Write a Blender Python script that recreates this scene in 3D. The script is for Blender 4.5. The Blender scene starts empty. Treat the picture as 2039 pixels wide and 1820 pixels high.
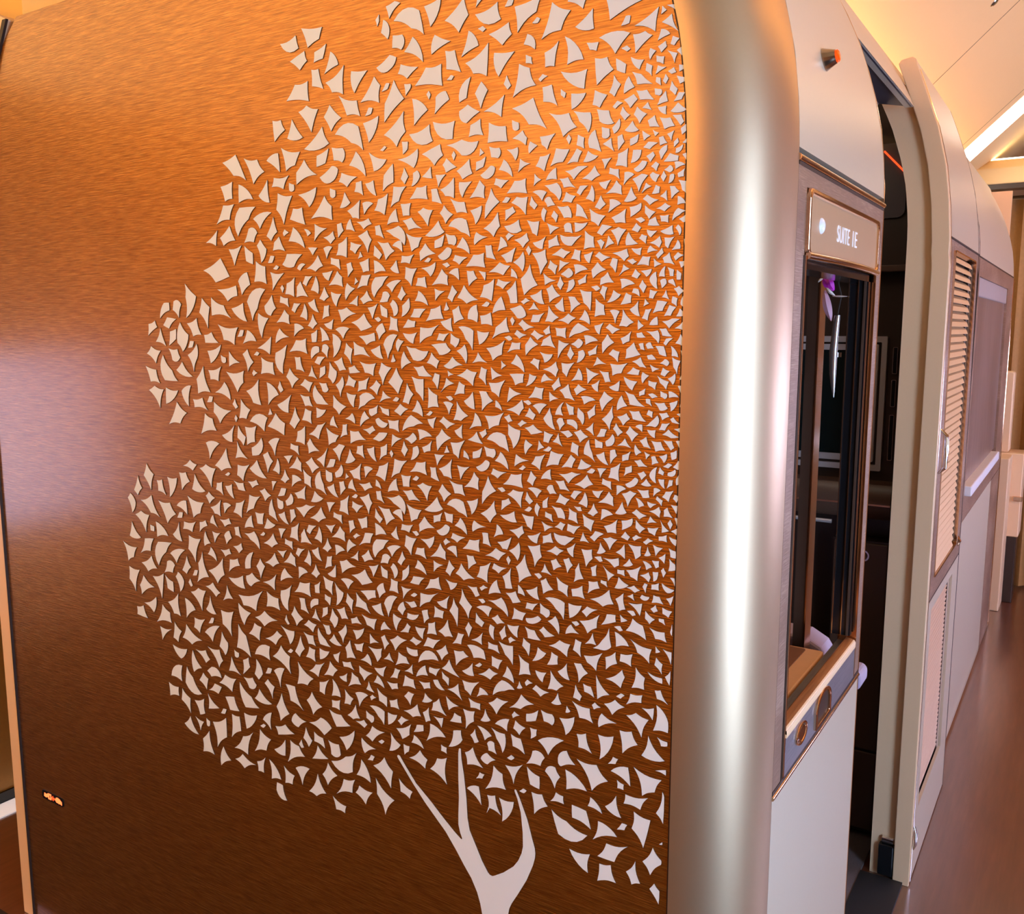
import bpy, math, random
from mathutils import Vector
R = math.radians
scene = bpy.context.scene
COL = scene.collection
random.seed(7)

# ------------------------------------------------------------------ camera
cam_data = bpy.data.cameras.new('camera')
cam_data.sensor_fit = 'HORIZONTAL'
cam_data.sensor_width = 36.0
cam_data.lens = 36.0 * 1800.0 / 2039.0
cam_data.clip_start = 0.02
cam = bpy.data.objects.new('camera', cam_data)
cam.location = (0.337, -2.405, 1.45)
cam.rotation_euler = (R(90 - 8.063), 0, R(32.552))
COL.objects.link(cam)
scene.camera = cam

# ------------------------------------------------------------------ world, view
world = bpy.data.worlds.new('world'); scene.world = world
world.use_nodes = True
world.node_tree.nodes['Background'].inputs[0].default_value = (0.75, 0.8, 1.0, 1)
world.node_tree.nodes['Background'].inputs[1].default_value = 0.3
scene.view_settings.view_transform = 'Standard'
scene.view_settings.look = 'None'
scene.view_settings.gamma = 1.0
scene.view_settings.use_curve_mapping = False
scene.view_settings.exposure = 0.25

# strengths of the lamps, added fill lamps and windows built further down
DAY = (0.47, 0.70, 1.08)
DAY_LILAC = (0.58, 0.62, 1.0)
WARM = (1.0, 0.53, 0.13)
DAY_DOOR, DAY_RIGHT, DAY_LEFT = 11.3, 20.0, 2.6
COVE_RIGHT, COVE_LEFT, AISLE_FILL, VESTIBULE, STRIP, WASH_FILL, SUITE_FILL = 5.0, 24.0, 6.0, 1.5, 6.0, 24.0, 2.5

# ------------------------------------------------------------------ helpers
def tag(o, label=None, cat=None, group=None, kind=None):
    if label: o['label'] = label
    if cat: o['category'] = cat
    if group: o['group'] = group
    if kind: o['kind'] = kind
    return o

def empty(name, loc=(0, 0, 0)):
    o = bpy.data.objects.new(name, None); COL.objects.link(o); o.location = loc
    return o

def origin_of(o):
    v = Vector((0, 0, 0))
    while o is not None:
        v += o.location; o = o.parent
    return v

class MB:
    """collects world-space geometry; build() links it as one mesh object"""
    def __init__(s): s.v = []; s.f = []
    def poly(s, vs, fs):
        n = len(s.v); s.v += [tuple(p) for p in vs]; s.f += [tuple(i + n for i in f) for f in fs]; return s
    def box(s, x0, x1, y0, y1, z0, z1):
        return s.poly([(x0,y0,z0),(x1,y0,z0),(x1,y1,z0),(x0,y1,z0),(x0,y0,z1),(x1,y0,z1),(x1,y1,z1),(x0,y1,z1)],
                      [(0,3,2,1),(4,5,6,7),(0,1,5,4),(1,2,6,5),(2,3,7,6),(3,0,4,7)])
    def prism(s, loop, axis, a, b):
        """closed loop of 2-D points extruded along axis (x: loop is y,z; y: loop is x,z; z: loop is x,y)"""
        def P(p, t): return {'x': (t, p[0], p[1]), 'y': (p[0], t, p[1]), 'z': (p[0], p[1], t)}[axis]
        n = len(loop); vs = [P(p, a) for p in loop] + [P(p, b) for p in loop]
        fs = [tuple(range(n))[::-1], tuple(range(n, 2*n))] + [(i, (i+1) % n, n+(i+1) % n, n+i) for i in range(n)]
        return s.poly(vs, fs)
    def ring(s, outer, inner, axis, a, b):
        """frame between two loops of the same length, extruded along axis"""
        def P(p, t): return {'x': (t, p[0], p[1]), 'y': (p[0], t, p[1]), 'z': (p[0], p[1], t)}[axis]
        n = len(outer)
        vs = [P(p, a) for p in outer] + [P(p, a) for p in inner] + [P(p, b) for p in outer] + [P(p, b) for p in inner]
        fs = []
        for i in range(n):
            j = (i+1) % n
            fs += [(i, j, n+j, n+i), (2*n+i, 3*n+i, 3*n+j, 2*n+j), (i, 2*n+i, 2*n+j, j), (n+i, n+j, 3*n+j, 3*n+i)]
        return s.poly(vs, fs)
    def sweep(s, rings, close=True, caps=True):
        n = len(rings[0]); vs = [p for r in rings for p in r]; fs = []
        for k in range(len(rings)-1):
            for i in range(n if close else n-1):
                j = (i+1) % n
                fs.append((k*n+i, k*n+j, (k+1)*n+j, (k+1)*n+i))
        if caps and close: fs += [tuple(range(n))[::-1], tuple((len(rings)-1)*n+i for i in range(n))]
        return s.poly(vs, fs)
    def tube(s, pts, r, n=8):
        pts = [Vector(p) for p in pts]; rings = []
        rr = r if isinstance(r, (list, tuple)) else [r]*len(pts)
        for i, p in enumerate(pts):
            t = (pts[min(i+1, len(pts)-1)] - pts[max(i-1, 0)]).normalized()
            u = t.cross(Vector((0.31, 0.17, 0.93)));
            if u.length < 1e-3: u = t.cross(Vector((1, 0, 0)))
            u.normalize(); w = t.cross(u)
            rings.append([tuple(p + (u*math.cos(2*math.pi*k/n) + w*math.sin(2*math.pi*k/n))*rr[i]) for k in range(n)])
        return s.sweep(rings)
    def build(s, name, mat, parent=None, smooth=False, bevel=0.0, seg=2, angle=40):
        o0 = origin_of(parent) if parent else Vector((0, 0, 0))
        me = bpy.data.meshes.new(name)
        me.from_pydata([(p[0]-o0.x, p[1]-o0.y, p[2]-o0.z) for p in s.v], [], s.f)
        me.validate(); me.update()
        import bmesh
        bm = bmesh.new(); bm.from_mesh(me); bmesh.ops.recalc_face_normals(bm, faces=bm.faces); bm.to_mesh(me); bm.free()
        me.materials.append(mat)
        o = bpy.data.objects.new(name, me); COL.objects.link(o)
        if parent: o.parent = parent
        if smooth:
            for p in me.polygons: p.use_smooth = True
            me.set_sharp_from_angle(angle=R(angle))
        if bevel:
            m = o.modifiers.new('bevel', 'BEVEL'); m.width = bevel; m.segments = seg; m.limit_method = 'ANGLE'; m.angle_limit = R(35)
        return o

def part(name, mat, parent, fn, **kw):
    m = MB(); fn(m); return m.build(name, mat, parent, **kw)

def rrect(a0, a1, b0, b1, r, n=5):
    out = []
    for (ca, cb, s0) in ((a1-r, b1-r, 0), (a0+r, b1-r, 90), (a0+r, b0+r, 180), (a1-r, b0+r, 270)):
        for k in range(n+1):
            t = R(s0 + 90*k/n); out.append((ca + r*math.cos(t), cb + r*math.sin(t)))
    return out

# ------------------------------------------------------------------ materials
def new_mat(name):
    m = bpy.data.materials.new(name); m.use_nodes = True
    return m, m.node_tree.nodes, m.node_tree.links, m.node_tree.nodes['Principled BSDF']

def plain(name, col, rough=0.5, metal=0.0, spec=0.5, emit=None, strength=0.0, var=0.06, scale=40, bump=0.0, coat=0.0, coat_rough=0.15):
    m, N, L, b = new_mat(name)
    b.inputs['Roughness'].default_value = rough; b.inputs['Metallic'].default_value = metal
    b.inputs['Specular IOR Level'].default_value = spec
    b.inputs['Coat Weight'].default_value = coat; b.inputs['Coat Roughness'].default_value = coat_rough
    tc = N.new('ShaderNodeTexCoord'); nz = N.new('ShaderNodeTexNoise'); nz.inputs['Scale'].default_value = scale
    nz.inputs['Detail'].default_value = 3
    L.new(tc.outputs['Object'], nz.inputs['Vector'])
    mx = N.new('ShaderNodeMix'); mx.data_type = 'RGBA'
    mx.inputs[6].default_value = (*[c*(1-var) for c in col], 1); mx.inputs[7].default_value = (*[min(1, c*(1+var)) for c in col], 1)
    L.new(nz.outputs['Fac'], mx.inputs[0]); L.new(mx.outputs[2], b.inputs['Base Color'])
    if bump:
        bp = N.new('ShaderNodeBump'); bp.inputs['Strength'].default_value = bump; bp.inputs['Distance'].default_value = 0.002
        n2 = N.new('ShaderNodeTexNoise'); n2.inputs['Scale'].default_value = scale*8; L.new(tc.outputs['Object'], n2.inputs['Vector'])
        L.new(n2.outputs['Fac'], bp.inputs['Height']); L.new(bp.outputs['Normal'], b.inputs['Normal'])
    if emit:
        b.inputs['Emission Color'].default_value = (*emit, 1); b.inputs['Emission Strength'].default_value = strength
    return m

def wood(name, dark, mid, light, vec_scale, rough=0.42, metal=0.0, spec=0.5, bump=0.25, broad=(3, 3, 9), coat=0.0, fine=0.5, coat_ior=1.5):
    """veneer with fine streaks; vec_scale squeezes the noise along the grain"""
    m, N, L, b = new_mat(name)
    tc = N.new('ShaderNodeTexCoord')
    mp = N.new('ShaderNodeMapping'); mp.inputs['Scale'].default_value = vec_scale
    L.new(tc.outputs['Object'], mp.inputs['Vector'])
    n1 = N.new('ShaderNodeTexNoise'); n1.inputs['Scale'].default_value = 1.0; n1.inputs['Detail'].default_value = 4; n1.inputs['Roughness'].default_value = 0.6
    L.new(mp.outputs[0], n1.inputs['Vector'])
    mp2 = N.new('ShaderNodeMapping'); mp2.inputs['Scale'].default_value = broad; L.new(tc.outputs['Object'], mp2.inputs['Vector'])
    n2 = N.new('ShaderNodeTexNoise'); n2.inputs['Scale'].default_value = 1.0; n2.inputs['Detail'].default_value = 3; L.new(mp2.outputs[0], n2.inputs['Vector'])
    ad = N.new('ShaderNodeMix'); ad.inputs[0].default_value = fine; L.new(n2.outputs['Fac'], ad.inputs[2]); L.new(n1.outputs['Fac'], ad.inputs[3])
    cr = N.new('ShaderNodeValToRGB'); e = cr.color_ramp.elements
    e[0].position = 0.33; e[0].color = (*dark, 1); e[1].position = 0.68; e[1].color = (*light, 1)
    k = cr.color_ramp.elements.new(0.5); k.color = (*mid, 1)
    L.new(ad.outputs[0], cr.inputs['Fac']); L.new(cr.outputs[0], b.inputs['Base Color'])
    b.inputs['Roughness'].default_value = rough; b.inputs['Metallic'].default_value = metal; b.inputs['Specular IOR Level'].default_value = spec
    b.inputs['Coat Weight'].default_value = coat; b.inputs['Coat Roughness'].default_value = 0.2; b.inputs['Coat IOR'].default_value = coat_ior
    bp = N.new('ShaderNodeBump'); bp.inputs['Strength'].default_value = bump; bp.inputs['Distance'].default_value = 0.0015
    L.new(n1.outputs['Fac'], bp.inputs['Height']); L.new(bp.outputs['Normal'], b.inputs['Normal'])
    return m

def emitter(name, col, strength):
    m, N, L, b = new_mat(name)
    b.inputs['Base Color'].default_value = (*col, 1)
    b.inputs['Emission Color'].default_value = (*col, 1); b.inputs['Emission Strength'].default_value = strength
    return m

M = {}
M['veneer'] = wood('veneer', (0.31, 0.112, 0.013), (0.45, 0.175, 0.022), (0.64, 0.29, 0.052), (24, 24, 560), rough=0.38, metal=0.94, bump=0.5, coat=0.9, fine=0.9)
M['veneer_side'] = wood('veneer_side', (0.24, 0.14, 0.095), (0.33, 0.195, 0.13), (0.55, 0.38, 0.28), (30, 30, 520), rough=0.4, metal=0.35, bump=0.5)
M['leaf'] = plain('leaf_white', (0.76, 0.81, 0.85), rough=0.55, var=0.03, scale=14)
M['cream'] = plain('champagne_lacquer', (0.68, 0.575, 0.43), rough=0.36, metal=0.3, var=0.02, scale=200, bump=0.02)
M['cream_flat'] = plain('champagne_flat', (0.86, 0.59, 0.35), rough=0.45, metal=0.1, var=0.02, scale=200, bump=0.02)
M['post'] = plain('champagne_post', (0.58, 0.41, 0.26), rough=0.42, metal=0.85, var=0.02, scale=200, bump=0.015)
M['gold'] = plain('rose_gold', (0.86, 0.56, 0.36), rough=0.14, metal=1.0, var=0.03)
M['chrome'] = plain('chrome', (0.85, 0.83, 0.82), rough=0.10, metal=1.0, var=0.02)
M['seam'] = plain('seam_dark', (0.03, 0.012, 0.006), rough=0.5)
M['black'] = plain('black_gloss', (0.008, 0.008, 0.009), rough=0.15)
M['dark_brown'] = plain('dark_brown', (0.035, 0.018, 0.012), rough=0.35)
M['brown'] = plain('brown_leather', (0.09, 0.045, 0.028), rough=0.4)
M['plate'] = plain('plate_bronze', (0.62, 0.40, 0.22), rough=0.38, metal=0.45, var=0.02)
M['white'] = plain('white_enamel', (0.82, 0.82, 0.86), rough=0.3)
M['lens'] = plain('white_lens', (0.85, 0.86, 0.9), rough=0.15)
M['letter'] = plain('letter_white', (0.86, 0.85, 0.88), rough=0.4, emit=(1, 0.97, 1), strength=0.12)
M['red'] = plain('red_lens', (0.9, 0.03, 0.0), rough=0.25, emit=(1.0, 0.06, 0.0), strength=1.0)
M['sign_red'] = plain('sign_red', (0.9, 0.05, 0.01), rough=0.4, emit=(1.0, 0.07, 0.015), strength=1.6)
M['sign_orange'] = plain('sign_orange', (0.9, 0.2, 0.05), rough=0.4, emit=(1.0, 0.17, 0.05), strength=1.7)
M['ledge_wood'] = wood('ledge_wood', (0.20, 0.055, 0.012), (0.33, 0.11, 0.03), (0.45, 0.19, 0.06), (300, 12, 300), rough=0.45, spec=0.3)
M['steel'] = wood('brushed_plate', (0.22, 0.20, 0.22), (0.28, 0.26, 0.28), (0.36, 0.33, 0.35), (300, 20, 500), rough=0.38, metal=0.6, bump=0.1)
M['tan'] = plain('tan_leather', (0.72, 0.36, 0.15), rough=0.5, bump=0.05)
M['inset'] = plain('inset_brown', (0.22, 0.08, 0.03), rough=0.4)
M['lilac'] = plain('lilac_fabric', (0.42, 0.35, 0.46), rough=0.8, bump=0.1)
M['slat'] = plain('slat_tan', (0.74, 0.47, 0.24), rough=0.45, metal=0.1, var=0.03)
M['pleat'] = plain('pleat_beige', (0.62, 0.44, 0.32), rough=0.55, metal=0.1, var=0.03)
M['floor'] = wood('floor_wood', (0.105, 0.027, 0.010), (0.13, 0.035, 0.013), (0.16, 0.046, 0.018), (60, 5, 30), rough=0.3, spec=0.5, bump=0.0, broad=(9, 1.5, 2), fine=0.75, coat=1.0, coat_ior=2.2)
M['entrance_floor'] = plain('entrance_floor', (0.035, 0.022, 0.016), rough=0.7, spec=0.15, var=0.15, scale=60)
M['carpet'] = plain('carpet_grey', (0.16, 0.13, 0.13), rough=0.95, var=0.3, scale=300, bump=0.5)
M['threshold'] = plain('threshold_rubber', (0.015, 0.015, 0.017), rough=0.6)
M['ceiling'] = plain('ceiling_cream', (0.82, 0.58, 0.27), rough=0.6, var=0.01)
M['grey_panel'] = plain('grey_panel', (0.10, 0.09, 0.11), rough=0.3)
M['frame_grey'] = plain('frame_grey', (0.50, 0.45, 0.44), rough=0.35, metal=0.3)
M['screen'] = plain('screen_glass', (0.004, 0.010, 0.010), rough=0.05, spec=0.6)
M['magenta'] = plain('petal_magenta', (0.72, 0.03, 0.55), rough=0.55, var=0.2, emit=None)
M['pink'] = plain('petal_pink', (0.75, 0.38, 0.45), rough=0.55, var=0.15)
M['petal_white'] = plain('petal_cream', (0.85, 0.70, 0.60), rough=0.5)
M['stem'] = plain('orchid_stem', (0.03, 0.018, 0.012), rough=0.6)
M['silver'] = plain('silver_vase', (0.62, 0.62, 0.62), rough=0.22, metal=0.9)
M['wall_left'] = plain('left_wall_bronze', (0.50, 0.29, 0.10), rough=0.5, metal=0.2, var=0.08, scale=90)
M['back'] = plain('vestibule_wood', (0.58, 0.25, 0.055), rough=0.5)
M['side_wall'] = plain('side_wall_tan', (0.40, 0.25, 0.14), rough=0.6)
M['curtain'] = plain('curtain_bronze', (0.42, 0.21, 0.06), rough=0.7, var=0.15, scale=60)
M['blind_wood'] = wood('blind_wood', (0.20, 0.13, 0.11), (0.30, 0.21, 0.18), (0.38, 0.28, 0.25), (60, 60, 4), rough=0.28, metal=0.4, bump=0.05, broad=(2, 2, 1))
M['day_door'] = emitter('daylight_door', DAY, DAY_DOOR)
M['day_right'] = emitter('daylight_right', DAY_LILAC, DAY_RIGHT)
M['day_left'] = emitter('daylight_left', DAY_LILAC, DAY_LEFT)
M['cove'] = emitter('cove_glow', WARM, COVE_RIGHT)
M['cove_left'] = emitter('cove_glow_left', WARM, COVE_LEFT)
M['aisle'] = emitter('aisle_fill_glow', WARM, AISLE_FILL)
M['vest'] = emitter('vestibule_glow', (1.0, 0.70, 0.32), VESTIBULE)
M['strip'] = emitter('strip_glow', (1.0, 0.9, 0.72), STRIP)
M['wash_fill'] = emitter('wash_fill_glow', (1.0, 0.55, 0.16), WASH_FILL)
M['suite_fill'] = emitter('suite_fill_glow', (1.0, 0.8, 0.6), SUITE_FILL)
M['floor_glow'] = plain('glow_band', (0.85, 0.83, 0.86), rough=0.3, emit=(0.9, 0.88, 1.0), strength=0.35)
# ------------------------------------------------------------------ profiles
def lerp_tab(tab, z):
    if z <= tab[0][0]: return tab[0][1]
    for (a, u), (b, v) in zip(tab, tab[1:]):
        if z <= b: return u + (v-u)*(z-a)/(b-a)
    return tab[-1][1]
ROFF = [(1.66, 0), (1.70, -0.001), (1.743, -0.004), (1.806, -0.012), (1.864, -0.026), (1.936, -0.048), (1.992, -0.072), (2.04, -0.096), (2.09, -0.125)]
LOFF = [(1.50, 0), (1.65, 0.012), (1.75, 0.032), (1.85, 0.062), (1.95, 0.098), (2.02, 0.132), (2.05, 0.150), (2.083, 0.172)]
DOFF = [(1.66, -0.003), (1.75, -0.010), (1.834, -0.022), (1.919, -0.043), (2.005, -0.074), (2.075, -0.100), (2.09, -0.107)]
def off(z): return lerp_tab(ROFF, z)
def doff(z): return lerp_tab(DOFF, z) if z > 1.6 else 0.0
def zs(z0, z1, n=14): return [z0 + (z1-z0)*i/n for i in range(n+1)]
YF = -1.300      # face of the tree partition
XL, XR = -1.775, -0.108

# ------------------------------------------------------------------ floor and ceilings
fl = part('floor', M['floor'], None, lambda m: m.box(-3.9, 2.1, -1.33, 6.0, -0.05, 0.0)); tag(fl, kind='structure')
tag(part('floor_entrance', M['entrance_floor'], None, lambda m: m.box(-3.9, 2.1, -4.6, -1.33, -0.05, 0.0)), kind='structure')  # unseen floor split off dark and matte to dim reflections in the wood
cp = part('floor_carpet', M['carpet'], None, lambda m: m.box(-1.70, -0.085, -1.2, 0.6, 0.0, 0.006)); tag(cp, kind='structure')
th = part('trim_threshold', M['threshold'], None, lambda m: m.box(-0.085, 0.02, -0.62, 0.0, 0.0, 0.008)); tag(th, kind='structure')

# sloped ceiling over the right aisle: rises away from the top of the suites
SL = 0.93
def cz(x): return 2.17 + SL*(x + 0.35)
def aisle_ceiling(m):
    xs = [-0.42, -0.35, 0.0, 0.35, 0.55, 0.75, 1.0, 2.1]
    top = [(x, min(cz(x), 2.86 - 0.0*x)) for x in xs]
    m.prism(top + [(x, z+0.04) for x, z in reversed(top)], 'y', -1.28, 6.0)
tag(part('ceiling_aisle', M['ceiling'], None, aisle_ceiling), kind='structure')
for ys in (1.20, 2.303):
    tag(part('trim_ceiling_seam', M['seam'], None, lambda m: m.prism([(-0.3, cz(-0.3)-0.0006), (0.38, cz(0.38)-0.0006), (0.38, cz(0.38)+0.002), (-0.3, cz(-0.3)+0.002)], 'y', ys, ys+0.004)), kind='structure')
def left_ceiling(m):
    top = [(-1.45, 2.17), (-1.70, 2.24), (-2.60, 2.72), (-3.9, 2.72)]
    m.prism(top + [(x, z+0.04) for x, z in reversed(top)], 'y', -1.28, 6.0)
tag(part('ceiling_left', M['ceiling'], None, left_ceiling), kind='structure')
tag(part('ceiling_vestibule', M['ceiling'], None, lambda m: m.box(-3.9, 2.1, -4.6, -1.28, 2.46, 2.50)), kind='structure')
tag(part('ceiling_suite', M['ceiling'], None, lambda m: m.box(-1.60, -0.20, -1.27, 2.45, 2.10, 2.13)), kind='structure')
tag(part('trim_ceiling_edge', M['ceiling'], None, lambda m: m.box(0.4, 2.1, -1.30, -1.26, 2.44, 2.95)), kind='structure')

# ------------------------------------------------------------------ outer walls with the daylight windows
def wall_with_holes(name, x0, x1, y0, y1, z1, holes, mat):
    m = MB(); ys = sorted({y0, y1, *[h[0] for h in holes], *[h[1] for h in holes]})
    for a, b in zip(ys, ys[1:]):
        hs = [h for h in holes if h[0] <= a and h[1] >= b]
        if hs:
            h = hs[0]; m.box(x0, x1, a, b, 0, h[2]); m.box(x0, x1, a, b, h[3], z1)
        else: m.box(x0, x1, a, b, 0, z1)
    return tag(m.build(name, mat), kind='structure')
RW = [(-2.70, -1.60, 0.06, 1.90)] + [(0.1 + 0.62*k, 0.48 + 0.62*k, 0.85, 1.35) for k in range(5)]
LW = [(-2.95, -2.05, 0.55, 1.35)]
wall_with_holes('wall_right', 2.0, 2.06, -4.6, 6.0, 2.95, RW, M['side_wall'])
wall_with_holes('wall_left', -3.88, -3.82, -4.6, 6.0, 2.5, LW, M['side_wall'])
for i, (a, b, c, d) in enumerate(RW + LW):
    right = i < len(RW)
    x = 2.04 if right else -3.86
    w = tag(empty('window_%d' % (i+1), (x, (a+b)/2, c)), kind='structure')
    part('pane', M['day_door' if i == 0 else 'day_right' if right else 'day_left'], w, lambda m: m.box(x-0.004, x+0.004, a, b, c, d))
    s = -1 if right else 1
    part('window_frame', M['white'], w, lambda m: m.ring(rrect(a-0.03, b+0.03, c-0.03, d+0.03, 0.08), rrect(a+0.01, b-0.01, c+0.01, d-0.01, 0.08), 'x', x+s*0.03, x+s*0.055))
tag(part('wall_back', M['back'], None, lambda m: m.box(-3.9, 2.1, -4.62, -4.56, 0, 2.5)), kind='structure')

# ------------------------------------------------------------------ the tree partition
def front_panel(m):
    z = [0.0] + zs(0.9, 2.083, 24)
    right = [(XR + off(k), k) for k in z]; left = [(XL + lerp_tab(LOFF, k), k) for k in z]
    loop = right + [(left[-1][0]+0.03, 2.083)] + [(p[0], p[1]) for p in reversed(left[:-1])]
    m.prism(loop, 'y', YF, YF+0.03)
wf = tag(part('wall_front', M['veneer'], None, front_panel), kind='structure')
def left_trim(m):
    z = [0.0] + zs(0.9, 2.083, 24)
    a = [(XL + lerp_tab(LOFF, k), k) for k in z]; b = [(p[0]-0.046, p[1]+(0.02 if p[1] > 2.05 else 0)) for p in a]
    m.prism(a + list(reversed(b)), 'y', YF-0.004, YF+0.10)
tl = tag(part('trim_1', M['cream_flat'], None, left_trim, bevel=0.003), kind='structure')
part('seam', M['seam'], tl, lambda m: m.prism([(XL+lerp_tab(LOFF, k)+0.001, k) for k in zs(0, 2.083, 30)] + [(XL+lerp_tab(LOFF, k)-0.001-0.012*max(0, (k-1.8)/0.28), k) for k in reversed(zs(0, 2.083, 30))], 'y', YF-0.0055, YF))
def corner_post(m):
    rings = []
    for z in [0.0, 0.5, 1.0, 1.4] + zs(1.6, 2.10, 16):
        o = off(z); ring = []
        for k in range(25):
            t = R(90*k/24); ring.append((-0.108 + 0.108*math.sin(t) + o, -1.190 - 0.112*math.cos(t), z))
        ring += [(-0.03 + o, -1.190, z), (-0.07 + o, -1.225, z), (-0.108 + o, -1.27, z)]
        rings.append(ring)
    m.sweep(rings)
tag(part('trim_2', M['post'], None, corner_post, smooth=True, angle=30), kind='structure')
part('seam', M['seam'], bpy.data.objects['trim_2'], lambda m: m.prism([(XR+off(k)-0.0022, k) for k in zs(0, 2.083, 30)] + [(XR+off(k)+0.0002, k) for k in reversed(zs(0, 2.083, 30))], 'y', YF-0.0012, YF+0.003))

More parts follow.
